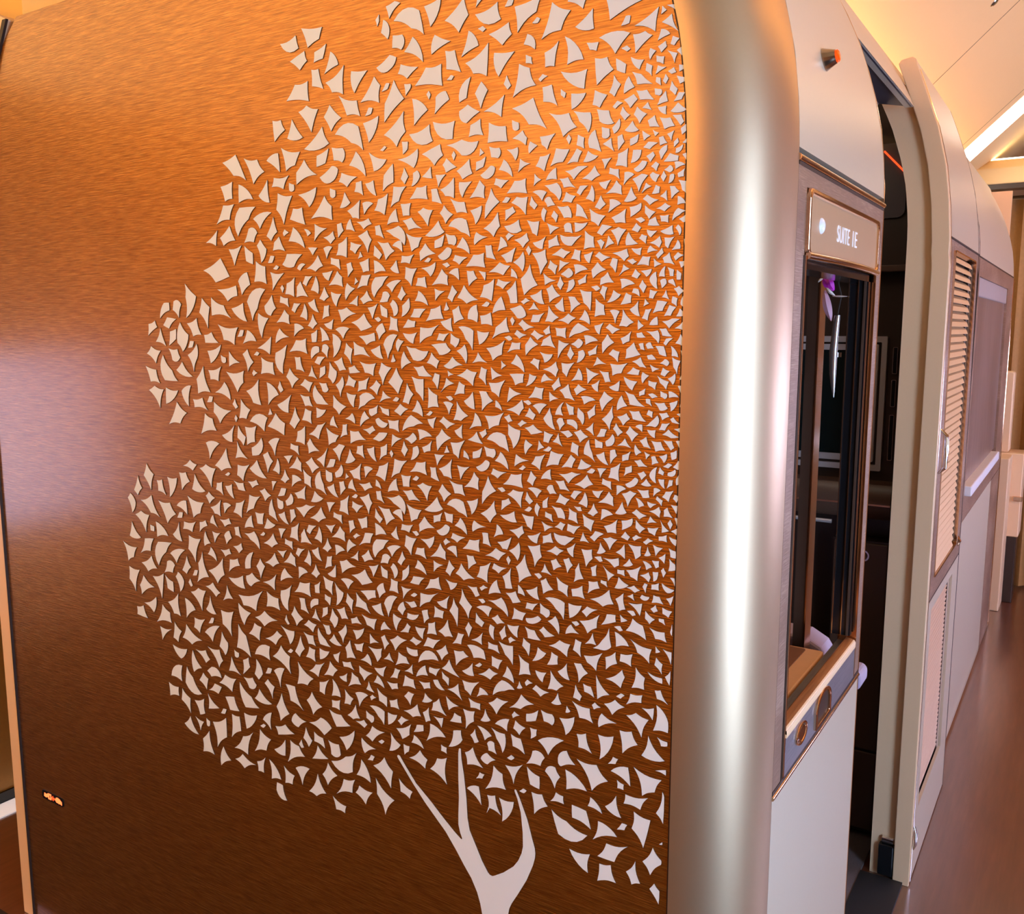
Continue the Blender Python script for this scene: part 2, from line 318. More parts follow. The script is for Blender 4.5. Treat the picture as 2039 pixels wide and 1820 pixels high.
# ------------------------------------------------------------------ the white tree laid on the partition
# every leaf as corner points on the panel face in quarter millimetres (left of the side wall, above the floor);
# the letter after a corner is the bow of the edge that follows it
LEAVES = """
903,7501 633,7450 873,7373
1217,7522h 1104,7462h 1162,7372h 1282,7345
1470,7011 1332,7051 1245,6877h 1360,6913h
1453,7541 1284,7571 1315,7492h 1435,7404
1021,3306h 890,3303h 816,3223h 919,3137h
1786,7297h 1627,7383s 1639,7207h 1731,7233h
1424,7240 1357,7209h 1317,7114h 1465,7069
2152,7224 2069,7315h 1956,7320 1950,7198
657,3355h 487,3323h 527,3240h 602,3198h
1929,7550 1793,7652 1762,7554 1830,7471h
2392,7045s 2386,7153 2313,7280 2236,7164
651,3088h 548,3066s 588,2886h 662,2983h
2398,6971 2241,7092h 2229,6973h 2299,6892h
1232,6958h 1109,6944h 1060,6866h 1144,6825h
1189,2939h 1086,2894h 945,2847v 1141,2796s
1626,6955h 1511,6923 1501,6839 1635,6845
4118,6218 3930,6298s 3842,6168s 3991,6130h
2306,7613v 2113,7640s 2080,7501h 2172,7550h
957,7199h 885,7194h 848,7128 944,7063s
820,2839h 685,2862h 767,2740s 877,2741h
3139,7366h 3025,7373 3020,7250 3220,7275
2870,7341h 2712,7424 2723,7252h 2816,7276h
1607,3105h 1540,3066h 1516,2969h 1670,2931h
2581,7185 2466,7322 2420,7265h 2431,7165h
2906,6650h 2846,6582 2843,6494h 3031,6514
3331,6699h 3198,6674 3283,6493h 3350,6594
2801,7018v 2603,7046s 2567,6900h 2663,6953h
934,7296c 758,7292 840,7204h
2599,2835h 2498,2920h 2425,2837 2444,2712h
1350,6160h 1300,6043h 1389,5989s 1412,6081h
2580,2748h 2418,2631h 2499,2504h 2571,2635
3893,3835h 3632,3904h 3708,3741h 3844,3761h
530,2907h 477,2846s 478,2821h 542,2736h 591,2804h
3647,6954h 3517,6935h 3451,6850h 3561,6778
4257,2747h 4099,2816s 4099,2657h 4214,2547h
2048,3034h 1970,3057h 1971,2874h 2107,2946h
3115,7194h 3042,7225h 2941,7191 3004,7056
734,7321 602,7390 619,7276h
748,3551h 674,3561h 635,3491h 728,3417
2762,7249h 2611,7201 2586,7105h 2696,7122
3865,6946 3729,6988s 3634,6809h 3757,6850
1624,7426 1491,7468h 1472,7403 1534,7355
3152,6816 3077,6891h 2969,6788h 3153,6740s
708,3650h 650,3677h 572,3655h 613,3542h
3067,7700 2887,7678 2915,7612 3015,7575
1161,7162h 1002,7152 1018,7055c
863,2698h 789,2713h 755,2612h 875,2585
528,3752c 457,3666s 457,3607h 545,3599h
3285,6987h 3113,6946 3162,6865h 3245,6835
3990,5834h 3779,5812h 3820,5687h 3933,5722h
1923,6861 1814,6882h 1698,6862v 1815,6794h
1380,4486h 1335,4363h 1421,4308h 1443,4402h
573,3561h 472,3440c 611,3437h
1588,7323 1454,7310 1559,7193c
3461,3525h 3373,3456h 3368,3326h 3551,3425h
1138,7337c 1024,7203h 1123,7191h
1927,7386h 1859,7380 1817,7254 1920,7284
1050,3010s 955,3000s 922,2893h 1047,2930s
3711,6631s 3552,6627h 3624,6549h 3736,6439v
705,3177h 566,3194h 611,3111h 715,3118h
2839,7203 2744,7114h 2832,7042 2892,7136
4049,6026h 3917,5966h 3843,5874h 4049,5896s
2106,6829s 1970,6873h 1950,6808h 2015,6756h
3074,6957 2909,7079h 2853,6971c
3911,3604h 3831,3528s 3786,3369h 3937,3417
4171,5528h 4105,5339h 4242,5324 4252,5432
2993,2762h 2853,2831h 2753,2883h 2791,2733v
3921,5494h 3735,5505h 3744,5421h 3809,5350
1716,7547h 1565,7587h 1543,7493v
1330,3010h 1255,3015h 1215,2949h 1310,2872
1262,7273h 1175,7320 1201,7195h 1258,7199
946,4286h 826,4358h 798,4279h 865,4255h
681,4218h 619,4187s 598,4110h 721,4142h
3295,3437h 3144,3337h 3204,3277h 3306,3265h
741,7281h 674,7286h 634,7261 726,7189
876,2961c 753,2900h 908,2836h
1336,6220h 1250,6237h 1238,6168 1283,6100h
1505,6557 1453,6621h 1379,6629h 1371,6547
3717,5362h 3587,5449h 3570,5268s 3650,5281h
4050,4093h 4040,3965h 4121,3887h 4220,3974h
4493,5251h 4383,5172h 4465,5088h 4600,5075
3721,2817h 3605,2764h 3658,2663h 3787,2626h
4100,3681h 3959,3692h 3988,3493h 4087,3574
1055,3654h 940,3634h 917,3551h 1006,3563h
3568,6263h 3477,6223 3469,6106h 3591,6123
3912,2713h 3799,2771h 3864,2576h 4016,2593h
3401,2814h 3312,2788h 3255,2721h 3433,2636h
3673,5989v 3486,6070h 3570,5941h 3623,5856
1274,7097 1216,7103 1180,6990h 1269,7021
691,4097h 564,4063h 576,3980h 648,4028h
3428,5218h 3339,5151 3350,5067 3512,5120
1096,3219c 951,3123h 1088,3096
1611,6594h 1555,6515 1656,6427s 1651,6504
1011,4146h 885,4203h 902,4123h 960,4081h
1659,7018 1521,7091 1541,6975h
4433,4223h 4297,4209h 4365,4016h 4447,4113
2076,7654 1954,7682c 2032,7535
4785,4462h 4643,4456h 4575,4371h 4683,4287
1825,3134h 1764,3183h 1687,3065h 1808,3057h
1566,6458 1552,6380h 1595,6322h 1665,6373h
1064,2725h 926,2735h 938,2612c
1649,5689h 1520,5735h 1540,5653h 1604,5617h
4285,4111h 4221,3921h 4359,3860h 4338,4015h
2332,5560h 2281,5479 2321,5394 2400,5465
3958,4934h 3910,4789h 4021,4760h 4091,4795
2022,7005h 1864,6992 1880,6893v
1791,6163 1737,6228h 1663,6236h 1654,6152
2174,7154c 2060,7077 2163,7001
4070,5269h 3886,5212h 4012,5113h 4078,5193
657,3942h 600,3892h 603,3823h 679,3818h
1533,4890h 1477,4956h 1403,4964h 1395,4881
3132,2625h 3053,2495h 3149,2448h 3224,2465h
884,3491h 785,3504c 872,3343h
1831,7041 1770,7070 1688,7022 1781,6969v
2879,2656h 2772,2680h 2799,2576h 2954,2523h
3271,5645 3205,5725h 3111,5737h 3102,5634h
1286,3353c 1108,3396h 1214,3278h
2702,5842h 2590,5898h 2526,5814s 2620,5787h
4520,3494h 4337,3392h 4461,3338h 4573,3374h
1662,5292h 1527,5316h 1562,5240h 1632,5212h
1640,4929h 1583,4845h 1684,4756s 1682,4832
1666,6051h 1592,6086s 1610,5960h 1693,5984h
3877,6658 3765,6659h 3816,6557h 3953,6533
1806,6056h 1706,5967h 1788,5948h 1855,5984
1187,6769 1105,6756s 1144,6694h 1222,6679
1361,4541h 1276,4558h 1265,4487h 1313,4420h
3552,5604h 3434,5570h 3422,5483h 3560,5487h
3978,6080 3778,6103s 3770,6031h 3873,5994h
1076,7373 972,7447 965,7347c
2201,6954h 2047,6994h 2025,6897v
3427,3238s 3333,3239h 3252,3073h 3383,3122h
2229,7426 2164,7502c 2089,7350h
4426,4533h 4240,4498h 4285,4411h 4366,4368
4268,4761h 4194,4796h 4086,4772h 4140,4624h
4176,5179h 4094,5144h 4054,5056h 4228,5024
3199,3000h 3085,3063c 2980,3009s 3054,2939h
635,2789h 603,2662h 656,2639h 692,2706h
1761,7469c 1694,7379 1813,7335
4334,6132 4213,6037c 4335,5881h 4332,6033h
2137,5810h 1995,5825h 2052,5760h 2143,5712s
1214,3960h 1142,4006h 1071,3993h 1091,3914h
1081,6950 980,6931c 992,6831h 1045,6892h
1507,5867h 1488,5783h 1609,5744h 1583,5809
3472,3157h 3399,3015 3494,2939h 3532,3041
1839,4206h 1763,4103h 1790,4021h 1861,4111h
1865,5523h 1789,5564h 1718,5546h 1745,5464h
1023,3460h 962,3477h 922,3364h 1010,3381h
2204,6577 2150,6642h 2075,6648h 2067,6566
1490,3511h 1404,3615h 1315,3572h 1409,3521h
3923,3147h 3799,3054h 3718,2983s 3869,2957c
1475,6503 1439,6533h 1367,6528 1379,6431h
1595,4785h 1580,4705h 1626,4647h 1695,4697h
2756,4157h 2633,4213h 2569,4133s 2662,4101h
3724,3691h 3620,3756h 3484,3705h 3627,3638h
981,3946h 863,3983h 901,3869h 960,3909
2094,5847h 2054,5920h 1981,5941h 1959,5860
2651,7379 2521,7366 2629,7247c
4150,6023 4070,5956 4097,5803h 4186,5919
1752,6955 1683,6982h 1664,6890h 1765,6892
4443,3770h 4352,3814h 4265,3805h 4316,3636h
5010,4441h 4868,4494h 4778,4325h 4887,4349h
4409,5849h 4320,5757c 4393,5632h 4450,5697c
1208,5114h 1126,5100h 1159,5036h 1240,5020
3164,3237h 3067,3145h 3157,3068h 3218,3164h
1676,7183s 1633,7132 1681,7038 1720,7123s
1853,6710 1761,6769h 1741,6687 1812,6660h
2293,6817h 2138,6865c 2170,6757
840,3837h 739,3909h 722,3870 746,3802h
2564,7060 2439,7089c 2520,6941
1566,2902h 1457,2906c 1544,2750h
1423,3862h 1351,3820h 1338,3752h 1421,3734h
3192,6590h 3110,6591 3086,6480s 3225,6522
2000,7139c 1926,7165s 1901,7116 2009,7047
4305,2658h 4254,2473h 4390,2465h 4387,2574
3247,4031h 3148,4042h 3142,3940h 3304,3949h
3027,2739h 2938,2663h 3034,2566h 3084,2636h
1202,3809h 1114,3730h 1159,3694h 1220,3691h
2026,5139h 1981,5194h 1911,5141h 2017,5055s
799,3292c 691,3342s 675,3233h
1520,3131h 1392,3168h 1459,3024h
2331,6797s 2329,6687h 2414,6641s 2405,6734s
824,4136 809,4030c 866,4000 923,4001h 867,4057h
1690,6645 1656,6608h 1657,6541h 1761,6550
4629,5604h 4529,5487h 4469,5409s 4622,5412v
1701,4367h 1623,4403h 1647,4273h 1726,4298h
2330,6661 2233,6655h 2290,6572h 2355,6540
2281,7310h 2258,7361 2128,7328 2211,7274h
1974,6614h 1873,6676s 1874,6559h 1937,6575h
814,6704h 757,6728 762,6631h 828,6645h
2989,7437h 2928,7433 2889,7307 2987,7336
4823,5330 4751,5365h 4643,5341h 4696,5195h
4804,3608h 4714,3554h 4700,3471h 4889,3448h
2001,7486 1889,7434 2026,7382c
1122,7507 1110,7539s 1010,7512 1031,7456h
3588,3908h 3469,3874h 3456,3788h 3596,3794h
3747,5105h 3629,5116h 3649,5000h 3732,4973
2211,5508h 2118,5494s 2122,5357h 2178,5416
2466,6340h 2379,6330h 2330,6276h 2402,6223h
1643,3507h 1581,3554h 1498,3549h 1584,3446h
3356,7167h 3278,7163h 3244,7097 3343,7032s
2083,5445h 2013,5398h 2003,5326h 2087,5316
2998,3145h 2885,3130h 2802,3068s 2933,3032s
3265,6298s 3123,6291h 3200,6213c 3311,6231h
2282,2976h 2189,3052h 2128,3002h 2147,2935h
1323,3276v 1238,3253h 1267,3195h 1367,3182h
2455,6595h 2376,6624s 2405,6498h 2487,6529h
1967,6156h 1925,6114h 1922,6057h 2044,6061
2733,2650h 2613,2630h 2676,2525h 2769,2588h
3177,7514s 3045,7559h 3026,7497 3090,7449
1235,3170v 1165,3213h 1131,3161h 1167,3079h
1503,4834h 1463,4865h 1391,4859h 1406,4760h
4028,2866h 3944,2863s 3931,2750h 4041,2674
2102,3259c 1978,3195h 2135,3132h
3924,6438 3821,6515 3767,6413h 3889,6382
848,3686h 779,3724h 720,3694h 796,3631h
942,6942 871,6927h 841,6860c 925,6879
4158,3089h 4087,3169h 3963,3160h 4012,3047h
1633,5488h 1518,5506h 1561,5404h 1612,5436
4731,3641h 4598,3730h 4582,3547h 4663,3556h
4817,4121s 4649,4134h 4721,4050h 4823,3926v
1498,5252h 1414,5217c 1462,5109h 1497,5189
3895,6787 3774,6811 3779,6697h 3854,6684
5212,3867h 5077,3852h 5142,3663h 5219,3758
1916,6400v 1786,6428s 1760,6331h 1824,6362h
2182,4971h 2110,4980h 2101,4895h 2237,4904h
1843,4366h 1741,4282h 1825,4261h 1886,4296h
1648,5151v 1517,5182s 1492,5086h 1557,5115h
2237,6377h 2116,6348h 2144,6292h 2196,6267
1866,5367h 1782,5283h 1835,5250h 1892,5252h
2361,4979h 2259,4975h 2321,4891h 2390,4853
2627,6382 2549,6414h 2514,6354h 2548,6275h
1905,5012h 1908,4889h 1970,4902h 2007,4945h
4331,5841h 4219,5879h 4174,5757h 4266,5745h
1701,5434s 1651,5434h 1603,5381h 1683,5318h
3385,6743h 3363,6802h 3222,6806h 3276,6722h
3142,6674 2977,6710c 3045,6589h
1363,3164h 1274,3123s 1274,3043s 1340,3056s
2628,6898c 2551,6741h 2687,6819
1446,6072s 1434,5948s 1482,5946h 1507,6014h
1567,3918h 1464,3907s 1465,3788h 1519,3842
2522,6882h 2381,6827c 2484,6765
2505,4656h 2412,4647h 2367,4589h 2439,4537h
955,7039 883,7007 926,6948h 968,6967
1849,5812c 1740,5789s 1748,5675h 1798,5741h
1831,4461h 1779,4524h 1705,4534h 1704,4457
1837,3423h 1748,3426h 1754,3358h 1818,3295h
762,3152h 729,3025c 832,3066h
2796,6341h 2721,6382s 2727,6253h 2816,6270h
1741,4945h 1707,4909h 1709,4839h 1815,4847h
1656,2895h 1596,2908h 1552,2788h 1645,2812h
1901,6558h 1798,6532 1780,6467h 1855,6474
978,6437h 883,6395h 924,6343h 968,6372
2167,4126h 2023,4147h 2092,4079h 2173,4031
1240,4244c 1110,4235s 1116,4134h 1167,4189h
1630,6124 1553,6178h 1483,6156 1530,6105h
2601,3119h 2490,3100h 2602,3007h 2661,3035h
2136,6260 2090,6311h 2013,6246h 2131,6208
2454,5589h 2373,5558h 2447,5446h 2479,5523
2245,6177h 2157,6166h 2202,6060h 2252,6108
3177,7156 3083,7032c 3224,7040
5089,4315 5012,4351h 4910,4328h 4960,4181h
3661,6191s 3634,6106h 3722,6035 3755,6132c
1916,5115h 1809,5134h 1856,5019h 1895,5047
1005,6324h 951,6288h 944,6232h 1010,6226
2814,5924h 2737,5938h 2661,5898h 2785,5841
1045,3887 999,3892h 954,3844h 1014,3775h
2447,7369 2341,7427s 2291,7407c 2336,7347v
901,3844h 816,3745h 891,3704s
842,5615h 739,5620h 775,5565h 828,5551h
2638,5592h 2501,5583h 2523,5502h 2595,5521h
2145,6499h 2102,6520h 2031,6502h 2068,6410
2130,4155h 2086,4227h 2018,4252h 1997,4171h
1032,6013h 961,6000s 966,5897h 1008,5941
2779,6727h 2753,6780 2624,6745h 2709,6689h
850,6317h 806,6331h 760,6317h 808,6236h
1802,3849c 1678,3837s 1663,3781h 1753,3775h
3406,5637 3295,5692 3318,5609h 3340,5493v
1130,6645h 1052,6663s 991,6658h 1076,6596h
2686,5720h 2599,5682h 2547,5622h 2684,5630
4013,2503h 3926,2566h 3782,2515h 3911,2453h
1841,3611h 1712,3626h 1778,3523h 1822,3553
1146,3251v 1088,3338h 1030,3264h 1126,3231c
5276,4071h 5096,4038h 5143,3951h 5219,3911h
771,5078h 777,4977h 843,4991h 829,5045h
2943,6768 2838,6828c 2783,6806c 2825,6738v
2278,4491h 2192,4479h 2237,4363h 2290,4418
772,5904h 707,5835h 748,5811h 793,5815h
2002,4473h 1962,4422h 1960,4372h 2082,4375h
481,3256s 469,3229s 472,3068h 516,3120h
5029,3814h 4896,3735h 5066,3649h 5084,3724
935,5963h 883,5927h 876,5874h 940,5865
823,5389h 818,5326h 840,5255h 888,5311h
4540,3140h 4473,3066h 4372,2947v 4566,3003s
2736,5138h 2661,5138h 2599,5083h 2734,5052
1511,5333h 1403,5396s 1390,5348h 1422,5304h
704,5729h 666,5665s 753,5643h 748,5692
1477,4391h 1467,4264s 1517,4259h 1538,4330h
1244,6021h 1206,6044h 1154,5981h 1224,5945h
4275,3358h 4139,3358h 4102,3276h 4149,3215h
1026,6596h 950,6657h 917,6605h 968,6580h
2267,4695h 2148,4667h 2182,4608h 2232,4583
4909,3826h 4768,3868s 4804,3655h
4234,5690c 4234,5585h 4277,5483h 4339,5608h
2491,4921h 2413,4953s 2444,4825h 2522,4857h
2718,4041h 2631,3980h 2593,3912h 2725,3942h
3779,5303h 3685,5229h 3727,5161h 3803,5162
2832,6942 2736,6930v 2745,6843h 2817,6862
2249,5695h 2178,5682h 2077,5666v 2196,5610s
2712,6542 2604,6602 2614,6487h 2669,6497h
875,5464h 820,5429h 887,5356s 904,5414
1313,5474h 1257,5468h 1267,5403h 1360,5407h
844,3963h 781,4005h 771,3939h 840,3891
2838,4656h 2760,4702h 2768,4567h 2852,4585h
4907,4744h 4825,4665h 4865,4535 4951,4647
821,6571h 792,6540h 788,6495h 882,6507h
2125,4630h 2045,4564h 2168,4524h 2170,4573
2396,6402 2295,6426v 2251,6307h 2334,6364
1663,4441h 1586,4497h 1513,4475h 1566,4423h
2262,6454 2194,6468h 2112,6398h 2217,6396h
1951,3986h 1912,3879h 1974,3870h 2026,3897h
1949,4724v 1822,4753s 1794,4660h 1857,4687h
2492,6121s 2385,6125h 2435,6069h 2502,5996v
1915,3258s 1856,3273h 1844,3212c 1954,3139h
2054,5705s 1944,5716h 1907,5674c 1994,5645h
1288,6736h 1225,6746 1260,6656h 1316,6687h
4848,5516 4722,5489h 4682,5385h 4795,5396
730,6569 679,6591s 643,6581h 693,6503h
2878,5367h 2764,5294h 2829,5237h 2881,5285
3732,3645h 3659,3626h 3683,3516h 3798,3551h
1053,4933h 974,4996h 935,4944h 991,4915h
752,5470h 699,5452h 633,5390s 722,5399h
2664,4699h 2584,4731h 2557,4670h 2588,4591h
848,6382 763,6422h 765,6349h 823,6353h
2980,6278 2936,6208h 3004,6174h 3084,6195h
5045,3920h 4910,3994h 4848,3897h 4963,3857h
742,7100 692,7082 628,7026 713,7035h
845,7101h 805,7049 841,6992h 871,7016h
3198,6470c 3095,6329h 3244,6381
1904,4135h 1869,4074s 1876,3954h 1937,4047h
1623,3350h 1523,3333c 1540,3206h 1584,3288h
1479,3345h 1408,3331s 1379,3239h 1465,3270
2811,6171h 2771,6133h 2765,6069h 2889,6081
3710,6787c 3572,6678h 3715,6665s
1905,3795h 1832,3804h 1792,3774h 1889,3698
1139,3531h 1039,3559c 1096,3434h
3842,4821h 3717,4831h 3789,4705h 3852,4743
2429,3764h 2363,3805h 2285,3788h 2384,3698h
2180,4824h 2135,4844h 2064,4828h 2101,4732h
1289,6841 1193,6848h 1243,6768h 1277,6797
3730,4609h 3619,4608h 3690,4512h 3770,4470
1005,4568h 938,4574h 933,4521h 974,4468
1929,4881h 1829,4859h 1809,4792h 1888,4801h
3028,5158h 2952,5181h 3021,5061h 3112,5089h
1098,5497h 1056,5404h 1119,5417h 1155,5461h
2027,3447h 1969,3342h 2089,3353h 2076,3407h
2821,7521c 2758,7435 2878,7394
2709,2849c 2626,2699h 2755,2723h
2314,7533 2241,7527v 2251,7443h 2320,7463s
1166,4382h 1088,4341h 1090,4274h 1154,4305
3506,5431c 3391,5348h 3498,5272
3199,6144 3208,6014h 3292,6033 3275,6104h
2292,5162c 2221,5266s 2127,5218h 2201,5196h
3430,6185h 3298,6175 3414,6061h
4824,5612h 4767,5669h 4654,5635h 4718,5538h
4116,5501h 3973,5531h 4009,5423h 4096,5433h
686,3781h 613,3789h 618,3743h 711,3713h
2321,3296h 2205,3367h 2176,3290h 2244,3269h
2388,3157h 2261,3215h 2276,3137s 2337,3093h
837,4914h 811,4884h 808,4835h 905,4845h
1611,3565c 1544,3675c 1452,3633h 1525,3610h
2860,4238h 2796,4257h 2712,4218h 2840,4156
1894,5910h 1846,5937h 1809,5859h 1880,5832
3274,5535h 3191,5463h 3258,5398h 3311,5475
3551,2885h 3446,2922h 3353,2871s 3523,2825h
1947,6524h 1882,6467h 1937,6416h 1979,6480h
4984,4127s 4871,4140h 4918,4032h 5050,3998h
3440,3939h 3328,3997h 3353,3916h 3371,3799v
3127,4506h 3018,4596h 2975,4522h 3045,4486h
3382,6548 3349,6448h 3409,6392 3453,6426
1229,5929h 1163,5863h 1205,5837h 1251,5841h
580,4184h 491,4172h 478,4119h 544,4127h
2434,4722h 2329,4746v 2286,4624h 2374,4687h
2764,3045c 2844,2881h 2907,2963h
2528,4431s 2422,4437h 2469,4378h 2542,4306v
2964,6904 2859,6940s 2890,6852s 2968,6836s
2090,6355 1989,6438h 1945,6370c
3740,5623 3688,5659h 3631,5568h 3693,5500h
1644,4163h 1547,4196c 1499,4084h 1574,4136h
3259,4567h 3160,4597h 3073,4597h 3185,4504
1153,4985h 1072,5003h 1015,4998h 1093,4936h
4096,2990s 3994,3011h 3941,2907s 4047,2894
1346,5756h 1295,5713h 1377,5650s 1381,5710
2249,5465h 2199,5398h 2238,5333h 2286,5344
1067,4325h 996,4355h 980,4280h 1060,4283
3422,6030h 3388,5941h 3439,5890v 3499,5957
3876,4534h 3783,4566h 3820,4428h 3910,4461h
2435,5703v 2319,5763h 2367,5678h 2399,5612
2374,2804h 2258,2740h 2282,2684h 2361,2713
717,7006h 659,7002 618,6948 694,6958
862,3624h 767,3587h 881,3536c
585,7313 532,7344h 494,7255
866,4717h 783,4763h 788,4684h 843,4682h
3621,3548h 3496,3628h 3443,3600h 3513,3517h
750,4001h 677,4013h 684,3940h 755,3957
3478,2592h 3368,2544h 3392,2469h 3469,2459h
2751,4866h 2644,4927h 2654,4813h 2712,4822h
3220,5102h 3147,5143s 3155,5014h 3240,5030h
984,6752v 950,6840 929,6772 913,6724
926,6155h 875,6114h 953,6070s 962,6115
2640,5754 2508,5776s 2501,5725h 2576,5699h
1310,5074h 1246,5090h 1280,4996h 1339,5028h
3836,5944 3714,5981h 3681,5851c
1457,4148h 1372,4129h 1397,4079h 1472,4074h
3516,6697 3426,6794 3412,6645c
1692,5877h 1618,5895s 1607,5819h 1684,5827
2949,5145h 2836,5098h 2868,5053h 2930,5027
1263,5574h 1178,5619h 1163,5574h 1178,5534h
1096,7041 1008,7033c 1093,6960s
3427,6918c 3315,6956s 3303,6833
860,5773h 820,5728h 889,5669s 893,5727
3839,6356h 3705,6377 3785,6241
2958,7538 2856,7573s 2887,7490 2966,7477
759,4910h 710,4931h 673,4920h 723,4841h
1485,5915 1415,5934c 1376,5876c 1434,5861
724,4486h 637,4521h 657,4434h 698,4452h
3563,5909h 3465,5874h 3535,5738c
3946,5419c 3887,5291h 4051,5340h
2194,5568h 2120,5576h 2052,5511s 2154,5512h
3693,5146v 3511,5181h 3546,5082h
3310,3846h 3225,3764h 3292,3701h 3344,3779h
4611,2943h 4516,2880 4519,2753h 4627,2846
716,4635h 638,4632h 640,4580s 671,4555h
2124,4673 2023,4765h 1978,4692c
2364,7705 2296,7723s 2253,7706h 2340,7634
3355,2609c 3212,2640h 3289,2495h
1000,4771h 925,4740h 944,4676h 990,4703
3018,2911h 2917,2903s 2900,2831v 2991,2813h
1720,3676h 1637,3732h 1573,3710h 1629,3660h
4304,5280h 4196,5295h 4144,5204h 4290,5219h
2673,3896h 2539,3885h 2563,3806h 2627,3829h
3585,5666 3444,5748s 3464,5625h
3235,5271h 3193,5182 3247,5118 3295,5152
1456,6298h 1372,6333h 1357,6290h 1397,6252h
3579,6547c 3397,6579h 3515,6477h
3236,4458h 3246,4326h 3331,4344h 3312,4416h
2113,3841h 2011,3842h 2069,3774h 2148,3774
3627,6484v 3543,6454h 3580,6391h 3676,6392
2784,3692h 2735,3571h 2817,3558h 2830,3632
585,6859h 527,6851 503,6808h 558,6798
1981,4851h 1914,4794h 1970,4739h 2012,4802
1812,2895c 1720,2932s 1700,2812h
1487,5542s 1389,5545h 1395,5496h 1448,5478h
1962,5579h 1896,5635h 1820,5586h 1900,5564c
1103,5976s 1062,5973h 1027,5935h 1089,5887h
3261,7635h 3119,7666 3097,7584v
4510,4708h 4432,4715h 4389,4646h 4486,4571
1371,6401h 1292,6391s 1306,6312h 1335,6329
2848,4482h 2807,4442h 2802,4380h 2927,4396h
1272,4343h 1236,4363h 1186,4301h 1254,4267
3408,5278 3269,5353h 3301,5227c
1545,6216 1446,6256 1472,6176h 1507,6174h
1097,5752c 1040,5832s 969,5794h 1025,5779h
1468,6850 1400,6887h 1372,6845 1381,6806h
1259,6580 1181,6588v 1166,6494h 1222,6547h
2375,5879h 2318,5861h 2310,5783h 2388,5793h
3516,6406 3459,6340c 3515,6250h 3552,6367
729,6889 710,6926h 656,6885h 696,6842h
2977,3504h 2907,3453h 2953,3399h 3039,3388h
1943,3725h 1864,3623s 2002,3656h
1144,5613h 1062,5616h 1110,5535h 1137,5562
3305,5930h 3265,5893h 3260,5831h 3386,5843
1178,6464h 1111,6461c 1088,6396h 1134,6399
4182,4960c 4031,4962h 4146,4839h
4466,2878h 4348,2914h 4345,2793s 4405,2770h
3636,4871h 3543,4746c 3717,4804
3001,6480h 2892,6446h 3008,6369
739,4352h 726,4262h 763,4247h 787,4312
2297,4779h 2225,4791h 2156,4723h 2248,4720h
2619,3680h 2499,3689h 2507,3632s 2542,3588h
2305,3544h 2235,3529h 2216,3469h 2326,3465
2896,5003h 2838,5041s 2784,5032h 2837,4924h
1215,5766h 1182,5694h 1278,5705h 1263,5740
2357,3694h 2293,3670h 2267,3628h 2385,3597h
4416,3566h 4289,3574h 4359,3451h 4426,3486h
1379,4045h 1312,4033h 1269,3979s 1358,3978h
3146,6114 3081,6012h 3187,6011 3181,6080
3094,4933h 3025,4868h 3091,4822h 3153,4894h
3232,4928h 3194,4885h 3191,4823h 3315,4838h
2603,6137 2529,6140h 2559,6072h 2644,6055
1059,6756 1028,6737h 1053,6685h 1118,6681
3019,4111h 2925,4085h 2936,3986h 2999,4024
3899,3771h 3768,3714h 3842,3609c
3183,3391h 3117,3451h 3031,3481h 3093,3364h
3123,2844h 3022,2767s 3181,2729h
2053,5658h 1995,5607h 2015,5561h 2091,5594h
2645,5369v 2515,5359h 2603,5311h 2659,5281h
838,6198 754,6217h 742,6179h 769,6154h
906,6069h 864,6101h 826,6044h 909,6033
3572,4913 3521,4939h 3472,4875h 3529,4789
4101,3509h 4037,3433c 4073,3328h 4135,3387
2410,5226h 2320,5230h 2319,5153h 2399,5172h
576,5946s 520,5938h 546,5893h 600,5882
2750,5712h 2696,5671h 2709,5570h 2771,5642
1164,6608h 1111,6611h 1063,6552h 1137,6559h
1020,4485h 989,4396h 1052,4369h 1044,4441
2652,5464h 2560,5493h 2586,5414h 2661,5396h
724,5366h 667,5366h 625,5311s 702,5321h
3334,6416 3280,6318h 3396,6326 3381,6381
3498,4352h 3453,4280h 3516,4245h 3601,4267h
3838,4992h 3732,4871h 3862,4867h
2626,4462s 2553,4466h 2583,4398h 2681,4371h
3042,5425h 2977,5353h 2923,5300s 3030,5301v
1266,3550h 1188,3540v 1188,3472h 1245,3484
2901,5585h 2840,5523c 2878,5442h 2919,5483
3480,4053h 3501,3931h 3624,3974h
3456,3677h 3319,3657c 3366,3550h
989,5591h 909,5558h 978,5501
3139,5265h 3081,5249h 3083,5162h 3173,5183
2989,2497h 2862,2454h 2874,2400h 2958,2404
2041,6621s 1998,6622 1962,6532 2035,6552
2775,3466h 2720,3439h 2692,3393h 2812,3356h
1259,5296 1216,5359h 1202,5310h 1179,5235c
2870,5768c 2795,5720c 2868,5613h 2870,5708h
4328,4711h 4214,4588c 4366,4591
2276,6554 2197,6554h 2208,6482 2259,6483
3257,3636h 3220,3545h 3272,3475 3318,3508
2678,4058s 2546,4082h 2542,4033h 2612,4004h
1959,3526h 1873,3580h 1844,3475h
3741,3402v 3579,3492h 3581,3387h
3017,4845h 2989,4755h 2963,4683h 3059,4721v
1403,4728h 1320,4720s 1334,4639h 1364,4657
1926,6790 1854,6733 1931,6708h 1954,6754h
1489,4620h 1399,4656h 1385,4614h 1424,4576h
1514,4231h 1445,4251h 1409,4191s 1465,4175h
1654,6278h 1611,6277h 1581,6194 1647,6209
3489,4210h 3447,4137h 3511,4103h 3594,4124h
957,4388h 901,4395h 887,4357h 962,4316h
3379,2967c 3335,3036h 3230,2995h 3310,2935c
4615,5357h 4471,5339c 4622,5231s
4778,2959h 4656,2942h 4656,2869h 4769,2847
4144,5757h 4062,5777h 3992,5701s 4134,5700
